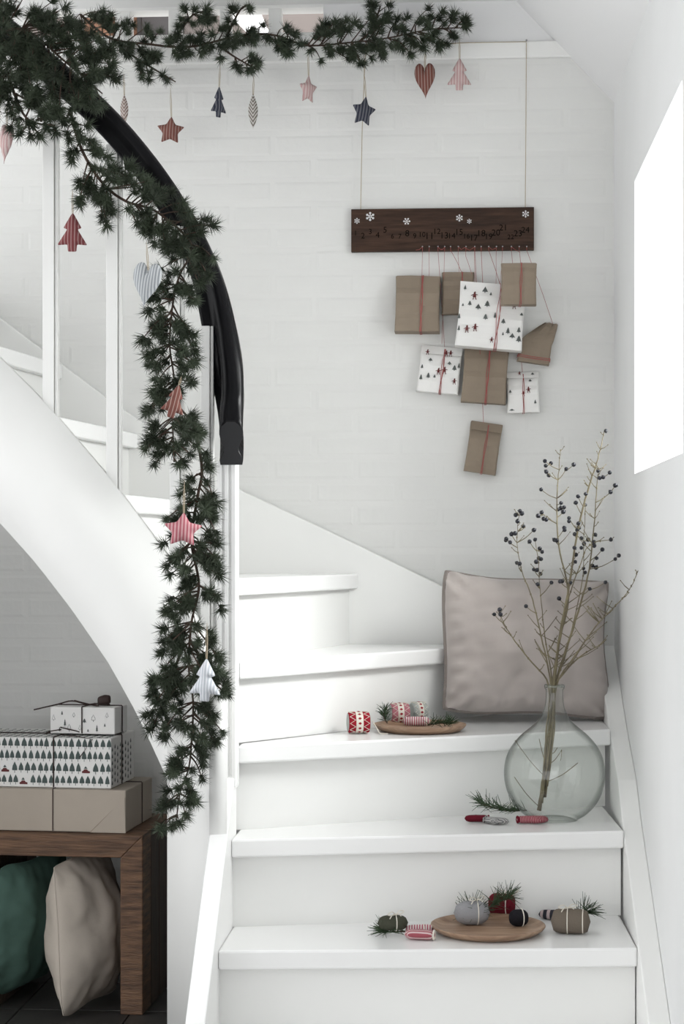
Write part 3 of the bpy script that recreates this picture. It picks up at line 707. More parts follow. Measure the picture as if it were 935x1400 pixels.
for a, e, f in ((586.8, 586.5, 378), (608, 604, 470), (626.6, 628, 376), (637, 645, 375), (678.6, 678, 392), (687, 683, 392), (649, 649, 388)):
    sb = MB().tube([W(a, 337.5, y=YW - .022), W(a - .5, 350, y=YW - .024), W((a + e) / 2, (350 + f) / 2, y=YW - .02), W(e, f, y=YW - .02)], .0006, 4)
    sb.obj('twine', 'twine', CB)
for a, dx in ((577.5, -9), (598.7, 6), (626.6, 8), (649, -14), (668, 10), (699, 12), (608, -5)):
    MB().tube([W(a, 337.5, y=YW - .022), W(a + dx * .5, 340 + abs(dx) * .15, y=YW - .026), W(a + dx, 342 + random.uniform(-5, 4), y=YW - .024)], .0006, 4).obj('twine_end', 'twine', CB)

# ------------------------------------------------------------------ PILLOWS
def pillow(name, label, w_, h_, T, m, mtx, seed=0, pinch=.07, edge=None, crease=.0, n=56, ears=0, slump=0, lens=0):
    rn = random.Random(seed); ph = [rn.uniform(0, 6) for _ in range(8)]
    def P(u, v, s):
        x = w_ / 2 * u * (1 - pinch * (1 - v * v)); z = h_ / 2 * v * (1 - pinch * (1 - u * u))
        th = T / 2 * ((max(0, 1 - u * u) ** .62) * (max(0, 1 - v * v) ** .72) if lens else (max(0, 1 - u ** 2) ** .5) * (max(0, 1 - v ** 2) ** .5)) * (1 - slump * v * .5)
        cr = crease * (sin(7 * u + 4 * v + ph[0]) * sin(3 * v - 5 * u + ph[1]) + .5 * sin(13 * u * v + ph[2])) * (1 - u * u) * (1 - v * v) ** .5 * 1.0
        e_ = min(1, (1 - max(abs(u), abs(v))) * 6)
        cr += (noise.noise(V((u * 2.2 + ph[6] * 9, v * 2.2, s * 3))) * .9 + noise.noise(V((u * 5 + v * 2.5, v * 6 - u * 2 + ph[7] * 5, s * 5 + 2))) * .55) * crease * e_
        cr += crease * (.15 if lens else .5) * sin((u if abs(v) > abs(u) else v) * 30 + ph[2] * 3) * max(0, 1 - abs(max(abs(u), abs(v)) - .9) / .12) * (1 - min(abs(u), abs(v)) ** 2)
        cc = (abs(u) * abs(v)) ** 3; cr += crease * (0 if lens else 1.5) * cc * sin(18 * (abs(u) - abs(v)) + ph[3])
        z += ears * cc * w_; x += .012 * w_ * sin(3 * v + ph[4]) * u * u
        z += .010 * h_ * sin(4 * u + ph[5]) * v * v
        k_ = 1 - .05 * (abs(u) * abs(v)) ** 5
        return V((x * k_, s * max(th + cr, th * .45), z * k_))
    vs, fs = [], []
    us = [sin(pi / 2 * (2 * i / n - 1)) for i in range(n + 1)]
    for s in (-1, 1):
        k = len(vs)
        for v in us:
            for u in us: vs.append(P(u, v, s))
        for j in range(n):
            for i in range(n):
                q = (k + j * (n + 1) + i, k + j * (n + 1) + i + 1, k + (j + 1) * (n + 1) + i + 1, k + (j + 1) * (n + 1) + i); fs.append(q if s < 0 else q[::-1])
    t = thing(name, label, 'pillow', mtx @ V((0, 0, -h_ / 2)))
    b_ = obj('cover', vs, fs, m, t, smooth=True, mtx=mtx)
    rim = [P(u, -1, 0) for u in us] + [P(1, v, 0) for v in us[1:]] + [P(u, 1, 0) for u in us[::-1][1:]] + [P(-1, v, 0) for v in us[::-1][1:-1]]
    mb = MB().tube(rim, .0035 if edge else .0016, 6, close=True); mb.xf(mtx); mb.obj('edge_seam', edge or m, t, smooth=True)
    if edge:                                          # raw second edge behind the seam
        mb = MB().tube([V((q.x * 1.009, .006, q.z * 1.009)) for q in rim], .0045, 5, close=True); mb.xf(mtx); mb.obj('flange', edge, t, smooth=True)
    return t
ZCt = H - .47
c0 = W(719, 890, y=5.03)
pillow('cushion', 'grey mauve velvet cushion leaning in the corner of the stairs', .475, .392, .19, 'mauve', M.Translation((c0.x, 5.012, ZCt + .205)) @ M.Rotation(R(12), 4, 'Z') @ M.Rotation(R(3.5), 4, 'Y') @ M.Rotation(R(-12), 4, 'X'), 3, .075, 'mauve2', .014, ears=.01)
# ------------------------------------------------------------------ WOODEN BENCH, GIFTS AND FLOOR CUSHIONS (alcove)
BX1, BY0 = W(195, 1388, z=0).x, W(195, 1388, z=0).y
bz = W(195, 1142, y=BY0).z; th = .06; bw = .46; bd = .40
Bm = M.Translation((BX1, BY0, 0)) @ M.Rotation(R(-3), 4, 'Z')
bn = thing('wooden_bench', 'low dark rustic wooden bench under the stairs', 'bench', Bm @ V((-bw / 2, bd / 2, 0)))
def lobj(mb, name, m, parent, mtx, **k): mb.xf(mtx); return mb.obj(name, m, parent, **k)
nb_ = 4
for i in range(nb_):                                   # planks run across the front, four deep
    y0 = i * bd / nb_; y1 = y0 + bd / nb_ - .002; dz = random.uniform(-.0015, .0005)
    lobj(MB().prism([(-bw, y0, bz + dz), (0, y0, bz + dz), (-th, y0, bz - th), (-bw + th, y0, bz - th)], (0, y1 - y0, 0)), 'top_plank', 'woodh', bn, Bm, bevel=.002)
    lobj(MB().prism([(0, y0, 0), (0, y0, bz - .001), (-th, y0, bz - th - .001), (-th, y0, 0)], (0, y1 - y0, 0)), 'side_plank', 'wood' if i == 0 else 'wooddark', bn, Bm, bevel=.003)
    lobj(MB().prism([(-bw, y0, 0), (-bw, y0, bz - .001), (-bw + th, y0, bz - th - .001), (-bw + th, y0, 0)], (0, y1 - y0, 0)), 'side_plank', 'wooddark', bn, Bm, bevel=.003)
def gift(label, px, pyb, y0, hgt, w_, d_, z0, m, rot):
    c = W(px, pyb, y=y0); c.z = z0
    mx = M.Translation(c) @ M.Rotation(rot, 4, 'Z')
    t = thing('gift_box', label, 'gift box', mx @ V((-w_ / 2, d_ / 2, 0)), 'wrapped gifts on the bench')
    lobj(MB().box(-w_, 0, 0, d_, 0, hgt), 'box', m, t, mx, bevel=.003)
    return t, mx
def strap(mx, w_, d_, h, x=None, y=None, r=.0016):
    e = .0016
    if x is not None: p = [(x, -e, 0.002), (x, -e, h), (x, 0, h + e), (x, d_, h + e), (x, d_ + e, h), (x, d_ + e, .002)]
    else: p = [(e, y, .002), (e, y, h), (0, y, h + e), (-w_, y, h + e), (-w_ - e, y, h), (-w_ - e, y, .002)]
    return [mx @ V(q) for q in p]
def px2m(p, y): return p * y / F
gy = BY0 + .03
g1h = .112
t1, m1 = gift('flat gift in plain brown paper lying on the bench', 172, 1137, gy, g1h, .45, .29, bz + .0005, 'gift', R(-4))
sp = MB().tube(strap(m1, .45, .29, g1h, x=-.198), .0013, 5).tube(strap(m1, .45, .29, g1h, y=.17), .0013, 5); sp.obj('cord', 'cord', t1)
for pts in ([(-.095, -.0006, .002), (-.003, -.0006, .092)], [(-.45, -.0006, .095), (-.36, -.0006, .004)], ):
    fo = MB().tube([V(p) for p in pts], .0008, 4); lobj(fo, 'fold_shade', 'kraft', t1, m1)  # gap shade along the paper folds, put in as darker lines
fl = MB().prism([(-.095, -.0022, .0), (-.003, -.0022, .094), (-.0005, -.0022, .0)], (0, .002, 0)); lobj(fl, 'paper_flap', 'gift', t1, m1)
g2h = .133; z2 = bz + g1h + .0012
t2, m2 = gift('white gift printed with dark fir trees and red cars', 152, 1075, gy + .025, g2h, .40, .23, z2, 'white', R(-5))
rn = random.Random(12); tb = MB(); rb = MB()
for r_ in range(4):
    zz = .006 + r_ * .0325; x = -.398 + rn.uniform(0, .012)
    while x < -.004:
        if rn.random() < .055 and x < -.04:
            car = [(x, zz + .002), (x + .022, zz + .002), (x + .022, zz + .007), (x + .017, zz + .008), (x + .014, zz + .012), (x + .006, zz + .012), (x + .003, zz + .008), (x, zz + .007)]
            rb.add([m2 @ V((a, -.0009, c)) for a, c in car], [tuple(range(len(car)))])
            tb.add([m2 @ V((x + .010 + a, -.0010, zz + .0125 + c)) for a, c in tree_shape(.010, .008, 0)], [tuple(range(7))[::-1]]); x += .030; continue
        w__ = rn.uniform(.0115, .0155); h__ = rn.uniform(.026, .0315)
        s_ = tree_shape(w__, h__, 2); tb.add([m2 @ V((x + w__ / 2 + a, -.0009, zz + c + (.029 - h__) * .5)) for a, c in s_], [tuple(range(len(s_)))[::-1]])
        x += w__ + rn.uniform(.001, .005)
for r_ in range(8):                                     # right side and lid
    y = .008 + r_ * .026
    for j in range(7):
        s_ = tree_shape(.011, .015, 2); zz = .006 + j * .0178 + (r_ % 2) * .006
        if zz < .112: tb.add([m2 @ V((.0009, y + a, zz + c)) for a, c in s_], [tuple(range(len(s_)))[::-1]])
    for j in range(19):
        x = -.395 + j * .021; s_ = tree_shape(.011, .022, 2); tb.add([m2 @ V((x + a, y - .006 + c, g2h + .0009)) for a, c in s_ if True], [tuple(range(len(s_)))[::-1]])
tb.obj('tree_print', 'tgreen', t2, kind='stuff'); rb.obj('car_print', 'red', t2, kind='stuff')
sp = MB().tube(strap(m2, .40, .23, g2h, x=-.158), .0018, 5).tube(strap(m2, .40, .23, g2h, y=.10), .0018, 5); sp.obj('cord', 'cord', t2)
def loopc(mx, c, r1, r2, rot, lift, rad=.0016):
    pts = []
    for i in range(17):
        a = 2 * pi * i / 16; x = r1 * (cos(a) + 1); y = r2 * sin(a) * .7; z = lift * sin(a / 2) ** 1.0
        pts.append(mx @ (V(c) + V((x * cos(rot) - y * sin(rot), x * sin(rot) + y * cos(rot), z))))
    return MB().tube(pts, rad, 5)
lo = loopc(m2, (-.158, .06, g2h + .002), .030, .018, .25, .020); lo2 = loopc(m2, (-.158, .06, g2h + .002), .022, .02, 2.9, .014); lo.add(lo2.v, lo2.f)
lo.tube([m2 @ V(q) for q in ((-.158, .06, g2h + .002), (-.10, .01, g2h + .004), (-.05, -.004, g2h - .002), (-.085, -.003, g2h - .05))], .0013, 5)
lo.obj('bow', 'cord', t2)
z3 = z2 + g2h + .0045; g3h = .072
t3, m3 = gift('small white gift with thin tree outlines and a leather cord', 157, 993, gy + .085, g3h, .182, .11, z3, 'white', R(-7))
tb = MB(); rn = random.Random(4)
for (x, z, w__, h__, k) in ((-.172, .035, .009, .016, 0), (-.148, .050, .006, .012, 1), (-.14, .020, .007, .02, 1), (-.128, .006, .010, .02, 2), (-.115, .045, .007, .012, 2), (-.085, .030, .012, .012, 1), (-.060, .034, .011, .018, 2), (-.05, .006, .007, .02, 1), (-.028, .020, .006, .01, 1), (-.022, .045, .009, .014, 0), (-.075, .006, .006, .008, 1), (-.155, .006, .006, .012, 1), (-.098, .010, .008, .014, 0)):
    s_ = tree_shape(w__, h__, k); loop = [m3 @ V((x + a, -.0008, z + c)) for a, c in s_]
    if k == 1: tb.add([q + V((0, -.0003, 0)) for q in loop], [tuple(range(len(s_)))[::-1]])
    else: tb.tube(loop, .0004, 4, close=True)
tb.obj('tree_print', 'tgrey', t3, kind='stuff')
sp = MB().tube(strap(m3, .182, .11, g3h, x=-.092), .0017, 5).tube(strap(m3, .182, .11, g3h, y=.06), .0017, 5)
for tl in ([(-.092, .05, g3h + .002), (-.13, .03, g3h + .014), (-.165, .01, g3h + .006), (-.225, -.01, g3h - .008)], [(-.092, .05, g3h + .002), (-.12, .02, g3h + .016), (-.09, .0, g3h + .012), (-.06, .02, g3h + .003), (-.05, .01, g3h + .004)], [(-.092, .05, g3h + .003), (-.05, .04, g3h + .008), (-.03, .05, g3h + .004)]):
    sp.tube([m3 @ q for q in smooth_path([V(q) for q in tl], 4)], .0020, 5)
sp.obj('cord', 'cord', t3)
puffy(round_poly([V(q) for q in ((-.5, -.4), (.4, -.5), (.5, .3), (.1, .5), (-.4, .4))], .3), .040, .028, .014, 'cord', 'leather_leaf', t3, m3 @ place((-.045, .045, g3h + .0165), R(20), R(-12)))
# floor cushions standing inside the bench
def lean(c, rz, rx, ry=0): return M.Translation(c) @ M.Rotation(rz, 4, 'Z') @ M.Rotation(ry, 4, 'Y') @ M.Rotation(rx, 4, 'X')
cb = W(118, 1290, y=BY0 + .10)
pillow('cushion', 'sand coloured linen cushion standing on edge under the bench', .34, .40, .18, 'sand', lean((cb.x, BY0 + .10, .205), R(76), R(-4), R(0)), 8, .02, None, .009, lens=1)
cg = W(27, 1285, y=BY0 + .10)
pillow('cushion', 'green linen cushion leaning under the bench beside the sand one', .35, .37, .15, 'teal', lean((cg.x + .00, BY0 + .15, .205), R(72), R(10), R(0)), 5, .02, None, .009, lens=1)

# ------------------------------------------------------------------ GLASS VASE WITH BERRY BRANCHES
ZB = H - .673
vc = W(755, 1112, z=ZB); vc = V((vc.x, 4.563, ZB))
s = pxof(vc.x, vc.y)[1] / F; rb_ = 69 * s
va = thing('glass_vase', 'round clear glass bottle vase with a narrow neck', 'vase', vc)
pv = [(.0, .010), (.03, .008), (.052, .001), (.058, .000), (.060, .004), (.075, .012), (.100, .036), (.119, .072), (.1262, .112), (.122, .150), (.108, .182), (.085, .210), (.060, .231), (.040, .250), (.028, .272), (.0225, .296), (.0215, .322), (.0245, .328), (.0255, .333), (.0245, .338), (.0205, .338), (.0195, .330)]
sv = rb_ / .1262
pv = smooth_path([V((a * sv, 0, c * sv)) for a, c in pv], 3); pv = [(max(p.x, .0003), p.z) for p in pv]
inn = [(max(r - .0028, .0003), h + (.003 if h < .02 else 0)) for r, h in pv if h < .329 * sv][::-1]
k = MB().lathe(pv, vc, 48); k.f = k.f[:-2]; k.obj('bottle', 'glass', va, smooth=True)
rm = MB().tube([vc + V((.0225 * sv * cos(a * pi / 12), .0225 * sv * sin(a * pi / 12), .334 * sv)) for a in range(24)], .0032, 8, close=True).obj('rim', 'glass', va, smooth=True)
br = thing('berry_branches', 'bare branches with black berries standing in the glass vase', 'branch', vc + V((0, 0, .012)))
def BP(px, py, dy=0): return W(px, py, y=vc.y + dy)
neck = lambda k: (755 + k, 937)
stems_ = [
    [(737, 1108, 0), (744, 1060, 0), (752, 1000, .0), (757, 937, 0), (764, 880, -.01), (778, 800, -.03), (790, 725, -.04), (805, 665, -.05), (817, 628, -.06), (826, 590, -.06)],
    [(742, 1090, .01), (750, 1010, .005), (755, 937, .004), (766, 870, 0), (777, 815, .01), (764, 745, .02), (761, 690, .03), (764, 642, .03), (766, 616, .03)],
    [(741, 1098, -.006), (751, 1000, -.006), (753, 937, -.006), (742, 880, -.02), (728, 820, -.03), (714, 782, -.04), (707, 742, -.04), (710, 700, -.05)],
    [(745, 1090, .006), (754, 1000, .006), (759, 937, .006), (783, 860, -.01), (803, 790, -.03), (812, 720, -.06), (816, 660, -.08), (819, 640, -.08)],
    [(740, 1085, -.008), (747, 1000, -.008), (750, 937, -.009), (722, 900, -.04), (698, 868, -.06), (688, 850, -.07), (683, 838, -.07)],
    [(748, 1075, -.006), (757, 1000, -.006), (761, 937, -.006), (785, 898, -.06), (815, 856, -.16), (838, 832, -.22), (856, 812, -.25), (866, 796, -.26), (872, 780, -.26)],
    [(742, 1080, .006), (750, 1000, .006), (755, 937, .010), (745, 870, 0), (738, 805, .01), (736, 765, .01)],
    [(746, 1060, -.012), (755, 990, -.012), (757, 937, -.012), (768, 850, -.04), (792, 775, -.06), (806, 745, -.08), (834, 738, -.1)],
    [(756, 937, .0), (790, 900, -.05), (822, 881, -.10)],
    [(743, 1070, .0), (753, 1000, .0), (757, 937, .008), (772, 900, .02), (795, 800, .02), (798, 740, .0), (800, 690, -.01)]]
sm = MB(); allp = []; cand0 = []
rn = random.Random(21)
for i, g in enumerate(stems_):
    pts = smooth_path([BP(*q) for q in g], 6)
    r0 = .0058 if i == 0 else (.0040 if i in (1, 3) else .0028)
    pts = [p + V((rn.uniform(-1, 1), rn.uniform(-1, 1), 0)) * .0008 for p in pts]
    sm.tube(pts, [max(r0 * (1 - .85 * k / len(pts)), .0009) for k in range(len(pts))], 6)
    allp += [(p, k / len(pts)) for k, p in enumerate(pts) if p.z > vc.z + .36]
    if i not in (5, 8): cand0 += allp[-0:] and [(p, k / len(pts)) for k, p in enumerate(pts) if p.z > vc.z + .36]
for a, c, e, f in ((746, 1063, 704, 1012), (747, 1069, 790, 1043), (737, 1103, 703, 1062), (750, 1045, 768, 1025), (748, 1050, 737, 1010), (752, 1030, 762, 1022), (768, 1025, 766, 1040)):
    p, q = BP(a, c), BP(e, f, rn.uniform(-.02, .02)); sm.tube(smooth_path([p, p.lerp(q, .5) + V((0, 0, -.006)), q], 4), .0010, 5)
bp = [(427,188),(449,196),(430,205),(432,227),(441,240),(505,217),(532,201),(413,292),(415,376),(402,388),(422,399),(432,402),(320,385),(336,370),(343,380),(327,408),(348,426),(305,455),(286,472),(300,485),(318,452),(387,440),(391,475),(371,482),(408,508),(417,520),(413,546),(405,543),(395,556),(325,560),(335,563),(386,584),(398,586),(411,600),(401,638),(486,341),(475,365),(485,360),(497,357),(494,374),(548,317),(540,340),(574,348),(576,308),(515,396),(515,408),(498,432),(499,440),(462,476),(470,478),(549,416),(551,432),(545,440),(536,455),(560,470),(585,475),(570,490),(560,505),(540,530),(535,505),(606,484),(611,457),(607,497),(637,511),(668,475),(684,546),(697,533),(616,543),(600,570),(614,577),(574,595),(591,655),(648,631),(451,632),(482,628),(490,627),(520,632),(479,690),(262,730),(242,748),(265,748),(358,718),(627,250),(640,247),(621,224),(664,230),(667,301),(684,277),(650,78),(538,556),(568,580),(284,478),(321,386)]
bl = MB()
nlat = 6
bl.lathe([(max(.0056 * sin(pi * i / nlat), .0004), -.0056 * cos(pi * i / nlat)) for i in range(nlat + 1)], n=8)
bl.lathe([(.0012, .0054), (.0016, .0066)], n=5); bme = mesh('berry', bl.v, bl.f, 'berry', True)
cand = cand0[:]
for (a, c) in bp:
    px, py = 585 + a * .3743, 560 + c * .3743
    def cost(e):
        q = e[0]; pxx, t = pxof(q.x, q.y); pyy = HZ - (q.z - H) * F / t; dx, dy = px - pxx, pyy - py
        return sqrt(dx * dx + dy * dy) + (60 if dy < -2 else 0) + (max(0, 14 - dy) if dx * dx > 40 else 0)
    e = min(cand, key=cost); q = e[0]
    p = W(px, py, y=q.y + rn.uniform(-.012, .012))
    m_ = q.lerp(p, .5) + V((0, 0, -.07 * (p - q).length))
    if (p - q).length > .006:
        tw = smooth_path([q, m_, p], 3); sm.tube(tw, [.0013 - .0005 * k / len(tw) for k in range(len(tw))], 4)
        cand += [(z_, .9) for z_ in tw[2:-1]]
    inst('berry', bme, br, M.Translation(p) @ M.Rotation(rn.uniform(0, 3), 4, V((rn.uniform(-1, 1), rn.uniform(-1, 1), .3))) @ M.Scale(rn.uniform(.85, 1.08), 4))
for k in range(150):                                    # bare side twigs and buds
    p, f = rn.choice(allp); L_ = rn.uniform(.02, .085) * (1.25 - f)
    d = V((rn.choice((-1, 1)) * rn.uniform(.4, .9), rn.uniform(-.4, .4), rn.uniform(.4, 1))).normalized()
    q = p + d * L_
    if q.x > XR - .02: continue
    sm.tube([p, p.lerp(q, .5) + V((0, 0, -.002)), q], [.0013, .001, .0007], 4)
    sm.lathe([(.0006, -.002), (.0016, 0), (.0006, .002)], p.lerp(q, .98), 5, d)
for p, f in allp[::3]: sm.lathe([(.001, -.003), (.0016 + .0035 * (1 - f) * .6, 0), (.001, .003)], p, 6)
sm.obj('stems', 'stem', br, smooth=True)

# ------------------------------------------------------------------ SMALL THINGS ON THE TREADS
def plate(label, px, py, zt_, rpx):
    c = W(px, py, z=zt_ + .018); c.z = zt_; s = pxof(c.x, c.y)[1] / F; r = rpx * s
    pr_ = [(.0005, .0), (r * .80, .0), (r * .86, .0015), (r * .96, .010), (r, .0165), (r * .995, .0185), (r * .97, .0185), (r * .90, .0130), (r * .82, .0092), (r * .6, .0085), (.0005, .008)]
    o = MB().lathe(pr_, c + V((0, 0, .0006)), 56).obj('wooden_plate', 'plate', smooth=True)
    for pl in o.data.polygons:
        if len(pl.vertices) > 4: pl.use_smooth = False
    return tag(o, label, 'plate'), c, r
ZA = H - .88
pA, cA, rA = plate('round wooden plate holding the felt bundles on the lower step', 667, 1264, ZA, 78.5)
pC, cC, rC = plate('round wooden plate in front of the velvet cushion', 574, 990, ZCt, 63.5)
def sprig(label, path, n=60, L=.045, seed=0, droop=.2, spread=.9, parent=None):
    rn = random.Random(seed); p = smooth_path([V(q) for q in path], 6)
    t = thing('pine_sprig', label, 'pine sprig', p[0])
    MB().tube(p, [.0022 * (1 - .6 * i / len(p)) for i in range(len(p))], 5).obj('stem', 'bark', t)
    b = MB()
    for i in range(n):
        f = rn.random() ** .7; k = min(int(f * (len(p) - 1)), len(p) - 2); o = p[k].lerp(p[k + 1], rn.random()); ax = (p[k + 1] - p[k]).normalized()
        d = (ax * rn.uniform(.3, 1.1) + V((rn.gauss(0, 1), rn.gauss(0, 1), rn.gauss(.6, .75))).normalized() * spread).normalized()
        if path[0][2] - .0 < .03: pass
        l = L * rn.uniform(.6, 1.05); e = o + d * l
        zmin = min(q[2] for q in path) - .004
        if e.z < zmin: e.z = zmin
        mid = o.lerp(e, .5) + V((0, 0, .002))
        b.tube([o, mid, e], [.0009, .0009, .0004], 3)
    b.obj('needles', 'pine2', t, kind='stuff'); return t
def onz(px, py, z0, up=0): q = W(px, py, z=z0 + up); return q
def knot(b, c, d1, r=.0012, L=.026):
    for s_ in (-1, 1):                                # a loop and a hanging tail each side
        b.tube(smooth_path([c, c + d1 * s_ * L * .5 + V((0, 0, L * .30)), c + d1 * s_ * L + V((0, -.003, L * .16)), c + d1 * s_ * L * .55 + V((0, -.006, .001)), c], 4), r, 5)
        b.tube(smooth_path([c, c + d1 * s_ * L * .4 + V((0, -.008, .002)), c + d1 * s_ * L * .7 + V((0, -.016, -.004))], 4), r, 5)
def bundle(name, label, cat, px, py, z0, rpx, lpx, ang, m, rings=(0,), egg=.6, string='offw', bow=True, tilt=0):
    """soft rolled bundle lying on its side, tied with cord; ang = turn of its axis"""
    c = W(px, py, z=z0); s = pxof(c.x, c.y)[1] / F; r = rpx * s; L_ = lpx * s
    c = V((c.x, c.y, z0 + r * .985)); ax = V((cos(ang), sin(ang), tilt)).normalized()
    t = thing(name, label, cat, c - V((0, 0, r)))
    pr_ = []
    for i in range(15):
        f = -1 + 2 * i / 14; rad = r * max(1 - abs(f) ** (2 / max(egg, .2)), 0) ** (.5 if egg > .5 else .35)
        pr_.append((max(rad, .0006), f * L_ / 2))
    o = MB().lathe(pr_, c, 24, ax).obj('body', m, t, smooth=True)
    u = ax.cross(V((0, 0, 1))).normalized(); v = u.cross(ax); b = MB()
    for f in rings:
        rad = r * max(1 - abs(f) ** (2 / max(egg, .2)), 0) ** (.5 if egg > .5 else .35) + .0008
        b.tube([c + ax * f * L_ / 2 + (u * cos(a * pi / 10) + v * sin(a * pi / 10)) * rad for a in range(20)], .0012, 5, close=True)
    if bow: knot(b, c + ax * rings[0] * L_ / 2 + V((0, 0, r + .001)), (ax * .8 - u * .6).normalized())
    b.obj('cord', string, t); return t
dz = .0087 + .0006
bundle('felt_bundle', 'grey felt bundle tied with white cord on the lower plate', 'ornament', 645, 1264, ZA + dz, 16.5, 50, R(8), 'fgrey', (.28,), .75)
bundle('knitted_bundle', 'wine red knitted bundle behind the grey one on the plate', 'ornament', 686, 1252, ZA + dz, 15.5, 38, R(-15), 'fred', (.45,), .5)
bundle('wool_bundle', 'small black wool bundle at the front of the lower plate', 'ornament', 709, 1266, ZA + dz, 11.5, 28, R(15), 'fblack', (.3,), .7, bow=False)
bundle('felt_bundle', 'taupe felt bundle tied with white cord beside the lower plate', 'ornament', 780, 1276, ZA + .0006, 17, 54, R(-6), 'ftaupe', (-.15, .62), .45)
sprig('pine sprig standing up behind the grey felt bundle', [cA + V((-.055, .045, .024)), cA + V((-.04, .05, .035)), cA + V((-.02, .045, .04))], 90, .056, 2, spread=1.1)
sprig('pine sprig lying on top of the wine red knitted bundle', [cA + V((.0, .075, .040)), cA + V((.025, .07, .055)), cA + V((.05, .062, .068))], 90, .050, 4, spread=1.1)
q = onz(800, 1262, ZA); sprig('pine sprig sticking out behind the taupe felt bundle', [q + V((-.02, .02, .015)), q + V((.0, .01, .025)), q + V((.012, .0, .022))], 70, .046, 5, spread=1.1)
KR = stripes('red_white_knit', (.33, .085, .105), (.62, .46, .46), 190, 'X', .6, chevron=.0); KR2 = stripes('candy_knit', (.40, .11, .15), (.70, .62, .60), 170, 'X', .5)
def mitten(label, px, py, z0, wpx, lpx, ang, m, T=.016, cuff=None, rollx=0, name='knitted_mitten'):
    c = W(px, py, z=z0); s = pxof(c.x, c.y)[1] / F; w_, l_ = wpx * s, lpx * s
    mx = M.Translation(c + V((0, 0, T / 2 + .0012))) @ M.Rotation(ang - pi / 2, 4, 'Z') @ M.Rotation(rollx, 4, 'Y') @ M.Rotation(R(-90), 4, 'X')
    t = thing(name, label, 'mitten', c)
    puffy(mitten_o(), w_, l_, T, m, 'body', t, mx)
    k = MB()
    k.tube([mx @ V((w_ * .26 * cos(a * pi / 8), T * .42 * sin(a * pi / 8), -l_ * .47)) for a in range(16)], .0022, 6, close=True); k.obj('cuff', cuff or m, t, smooth=True)
    return t
mitten('pink patterned knitted mitten at the end of the lower step', 574, 1285, ZA, 36, 42, R(172), KR, .022, 'offw')
bundle('knitted_roll', 'pink and white knitted roll lying behind the patterned mitten', 'ornament', 573, 1277, ZA + .0006, 6.5, 40, R(12), KR2, (.3,), .4, bow=False)
bundle('felt_bundle', 'dark moss felt roll lying on a pine sprig on the lower step', 'ornament', 537, 1272, ZA + .012, 10.5, 42, R(10), 'fgreen', (.2,), .55)
q = onz(536, 1278, ZA); sprig('pine sprig lying under the dark moss felt roll', [q + V((.03, .0, .008)), q + V((.0, -.005, .008)), q + V((-.02, -.008, .007))], 70, .045, 8)
mitten('black tipped knitted mitten behind the taupe bundle', 758, 1258, ZA, 30, 44, R(165), stripes('nordic_knit', (.03, .03, .04), (.50, .40, .40), 60, 'Z', .55), .022, 'offw')
# step B: in front of the vase
mitten('dark red knitted mitten lying beside the vase', 652, 1124, ZB, 28, 34, R(185), 'fred', .016)
mitten('grey striped knitted mitten lying under the pine sprig', 679, 1127, ZB, 30, 36, R(-30), stripes('grey_knit', (.16, .16, .16), (.45, .44, .43), 200, 'X', .5), .016)
mitten('red and white knitted mitten in front of the vase', 728, 1126, ZB, 30, 44, R(8), stripes('red_fleck_knit', (.28, .02, .05), (.50, .30, .30), 260, 'Z', .6), .018, 'fred')
q = onz(720, 1121, ZB); sprig('pine sprig lying across the mittens beside the vase', [q + V((.0, -.0, .024)), W(690, 1108, y=q.y), W(655, 1098, y=q.y + .0)], 130, .042, 10, spread=.8)
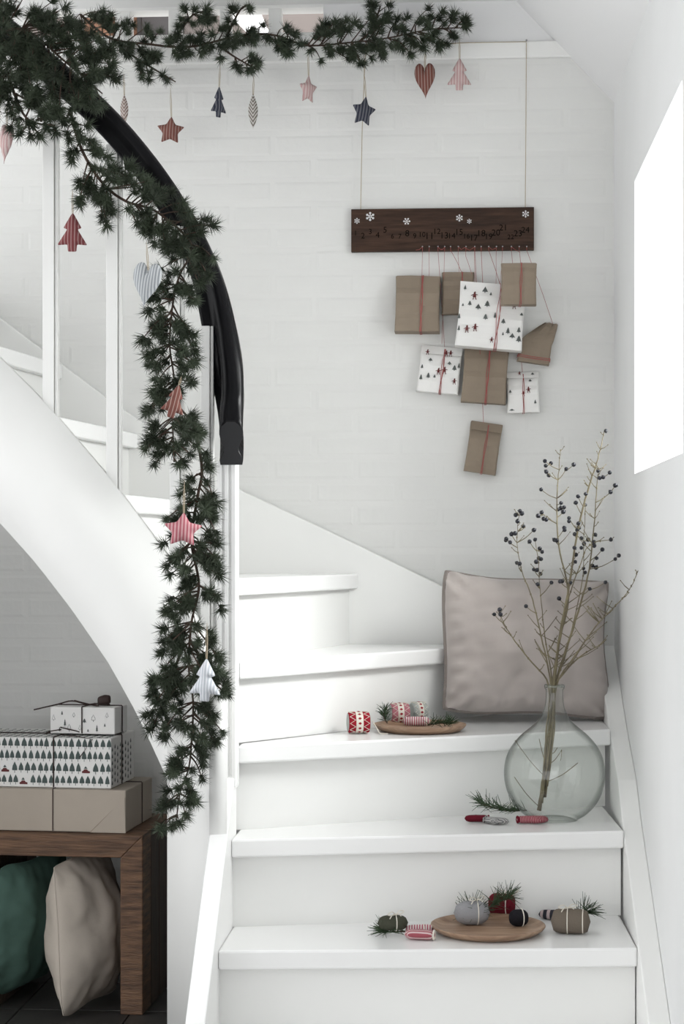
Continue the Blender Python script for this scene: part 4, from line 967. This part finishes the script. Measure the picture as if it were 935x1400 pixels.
# step C: drums and candy knit
def drum(label, px, py, z0, rpx, hpx, ang, mb_, band, lie=True, tilt=0):
    c = W(px, py, z=z0); s = pxof(c.x, c.y)[1] / F; r = rpx * s; h = hpx * s
    ax = V((cos(ang), sin(ang), tilt)).normalized(); c = V((c.x, c.y, z0 + r + .0016))
    t = thing('drum_ornament', label, 'ornament', c - V((0, 0, r)))
    MB().lathe([(.0006, -h / 2), (r * .9, -h / 2), (r * .98, -h / 2 + .003), (r, -h * .3), (r, h * .3), (r * .98, h / 2 - .003), (r * .9, h / 2), (.0006, h / 2)], c, 28, ax).obj('body', mb_, t, smooth=True)
    MB().lathe([(r + .0004, -h * .17), (r + .0010, -h * .15), (r + .0010, h * .15), (r + .0004, h * .17)], c, 28, ax, close=True).obj('band', 'offw', t, smooth=True)
    u = ax.cross(V((0, 0, 1))).normalized(); v = u.cross(ax)
    z_ = MB(); N_ = 20
    for e in (-1, 1):
        z_.tube([c + ax * e * h * (.2 if i % 2 else .46) + (u * cos(2 * pi * i / N_) + v * sin(2 * pi * i / N_)) * (r + .0012) for i in range(N_)], .0010, 4, close=True)
    z_.obj('lacing', 'offw', t)
    dm = MB()
    for i in range(14):
        a = 2 * pi * i / 14; p = c + (u * cos(a) + v * sin(a)) * (r + .0018); d = (v * cos(a) - u * sin(a)) * .0035; e = ax * .0048
        dm.add([p + d, p + e, p - d, p - e], [(0, 1, 2, 3)])
    dm.obj('diamond_pattern', 'dred' if band else 'fgrey', t)
    for e in (-1, 1): MB().lathe([(.0006, 0), (r * .86, 0), (r * .86, .0008), (.0006, .0012)], c + ax * e * (h / 2), 24, ax * e).obj('skin', 'dgrey', t)
    return t
drum('red drum ornament with white lacing beside the wooden plate', 490, 1003, ZCt, 14.5, 29, R(12), 'dred', True)
RS = stripes('rose_band_cloth', (.50, .16, .20), (.72, .66, .62), 80, 'Z', .62)
dzc = .0087 + .0008
def drum2(label, px, py, rpx, hpx, ang, m): return drum(label, px, py, ZCt + dzc, rpx, hpx, ang, m, True)
drum2('rose drum ornament with white lacing on the upper plate', 546, 989, 13.4, 25, R(14), mat('rose_drum_cloth', (.42, .15, .18), .9, bump=.4, bscale=300))
drum2('grey drum ornament with red pattern behind the rose drum', 572, 986, 12.6, 21, R(24), 'dgrey')
bundle('knitted_roll', 'candy striped knitted roll at the front of the upper plate', 'ornament', 569, 992, ZCt + dzc, 6.2, 38, R(-4), KR2, (.75,), .45, bow=False)
sprig('dark pine sprig on the right of the upper plate', [cC + V((.02, -.01, .016)), cC + V((.05, -.015, .022)), cC + V((.08, -.012, .020))], 110, .030, 12)
sprig('small pine sprig standing at the left of the upper plate', [cC + V((-.085, .02, .018)), cC + V((-.095, .03, .036)), cC + V((-.09, .035, .05))], 60, .030, 14, spread=1.1)
q = onz(520, 1003, ZCt)
tag(MB().tube(smooth_path([V((q.x - .02, q.y + .012, ZCt + .030)), V((q.x - .008, q.y, ZCt + .012)), V((q.x, q.y - .012, ZCt + .0022)), V((q.x + .02, q.y - .02, ZCt + .0022))], 5), .0014, 5).obj('cord_end', 'offw'), 'loose white cord end between the red drum and the plate', 'cord')
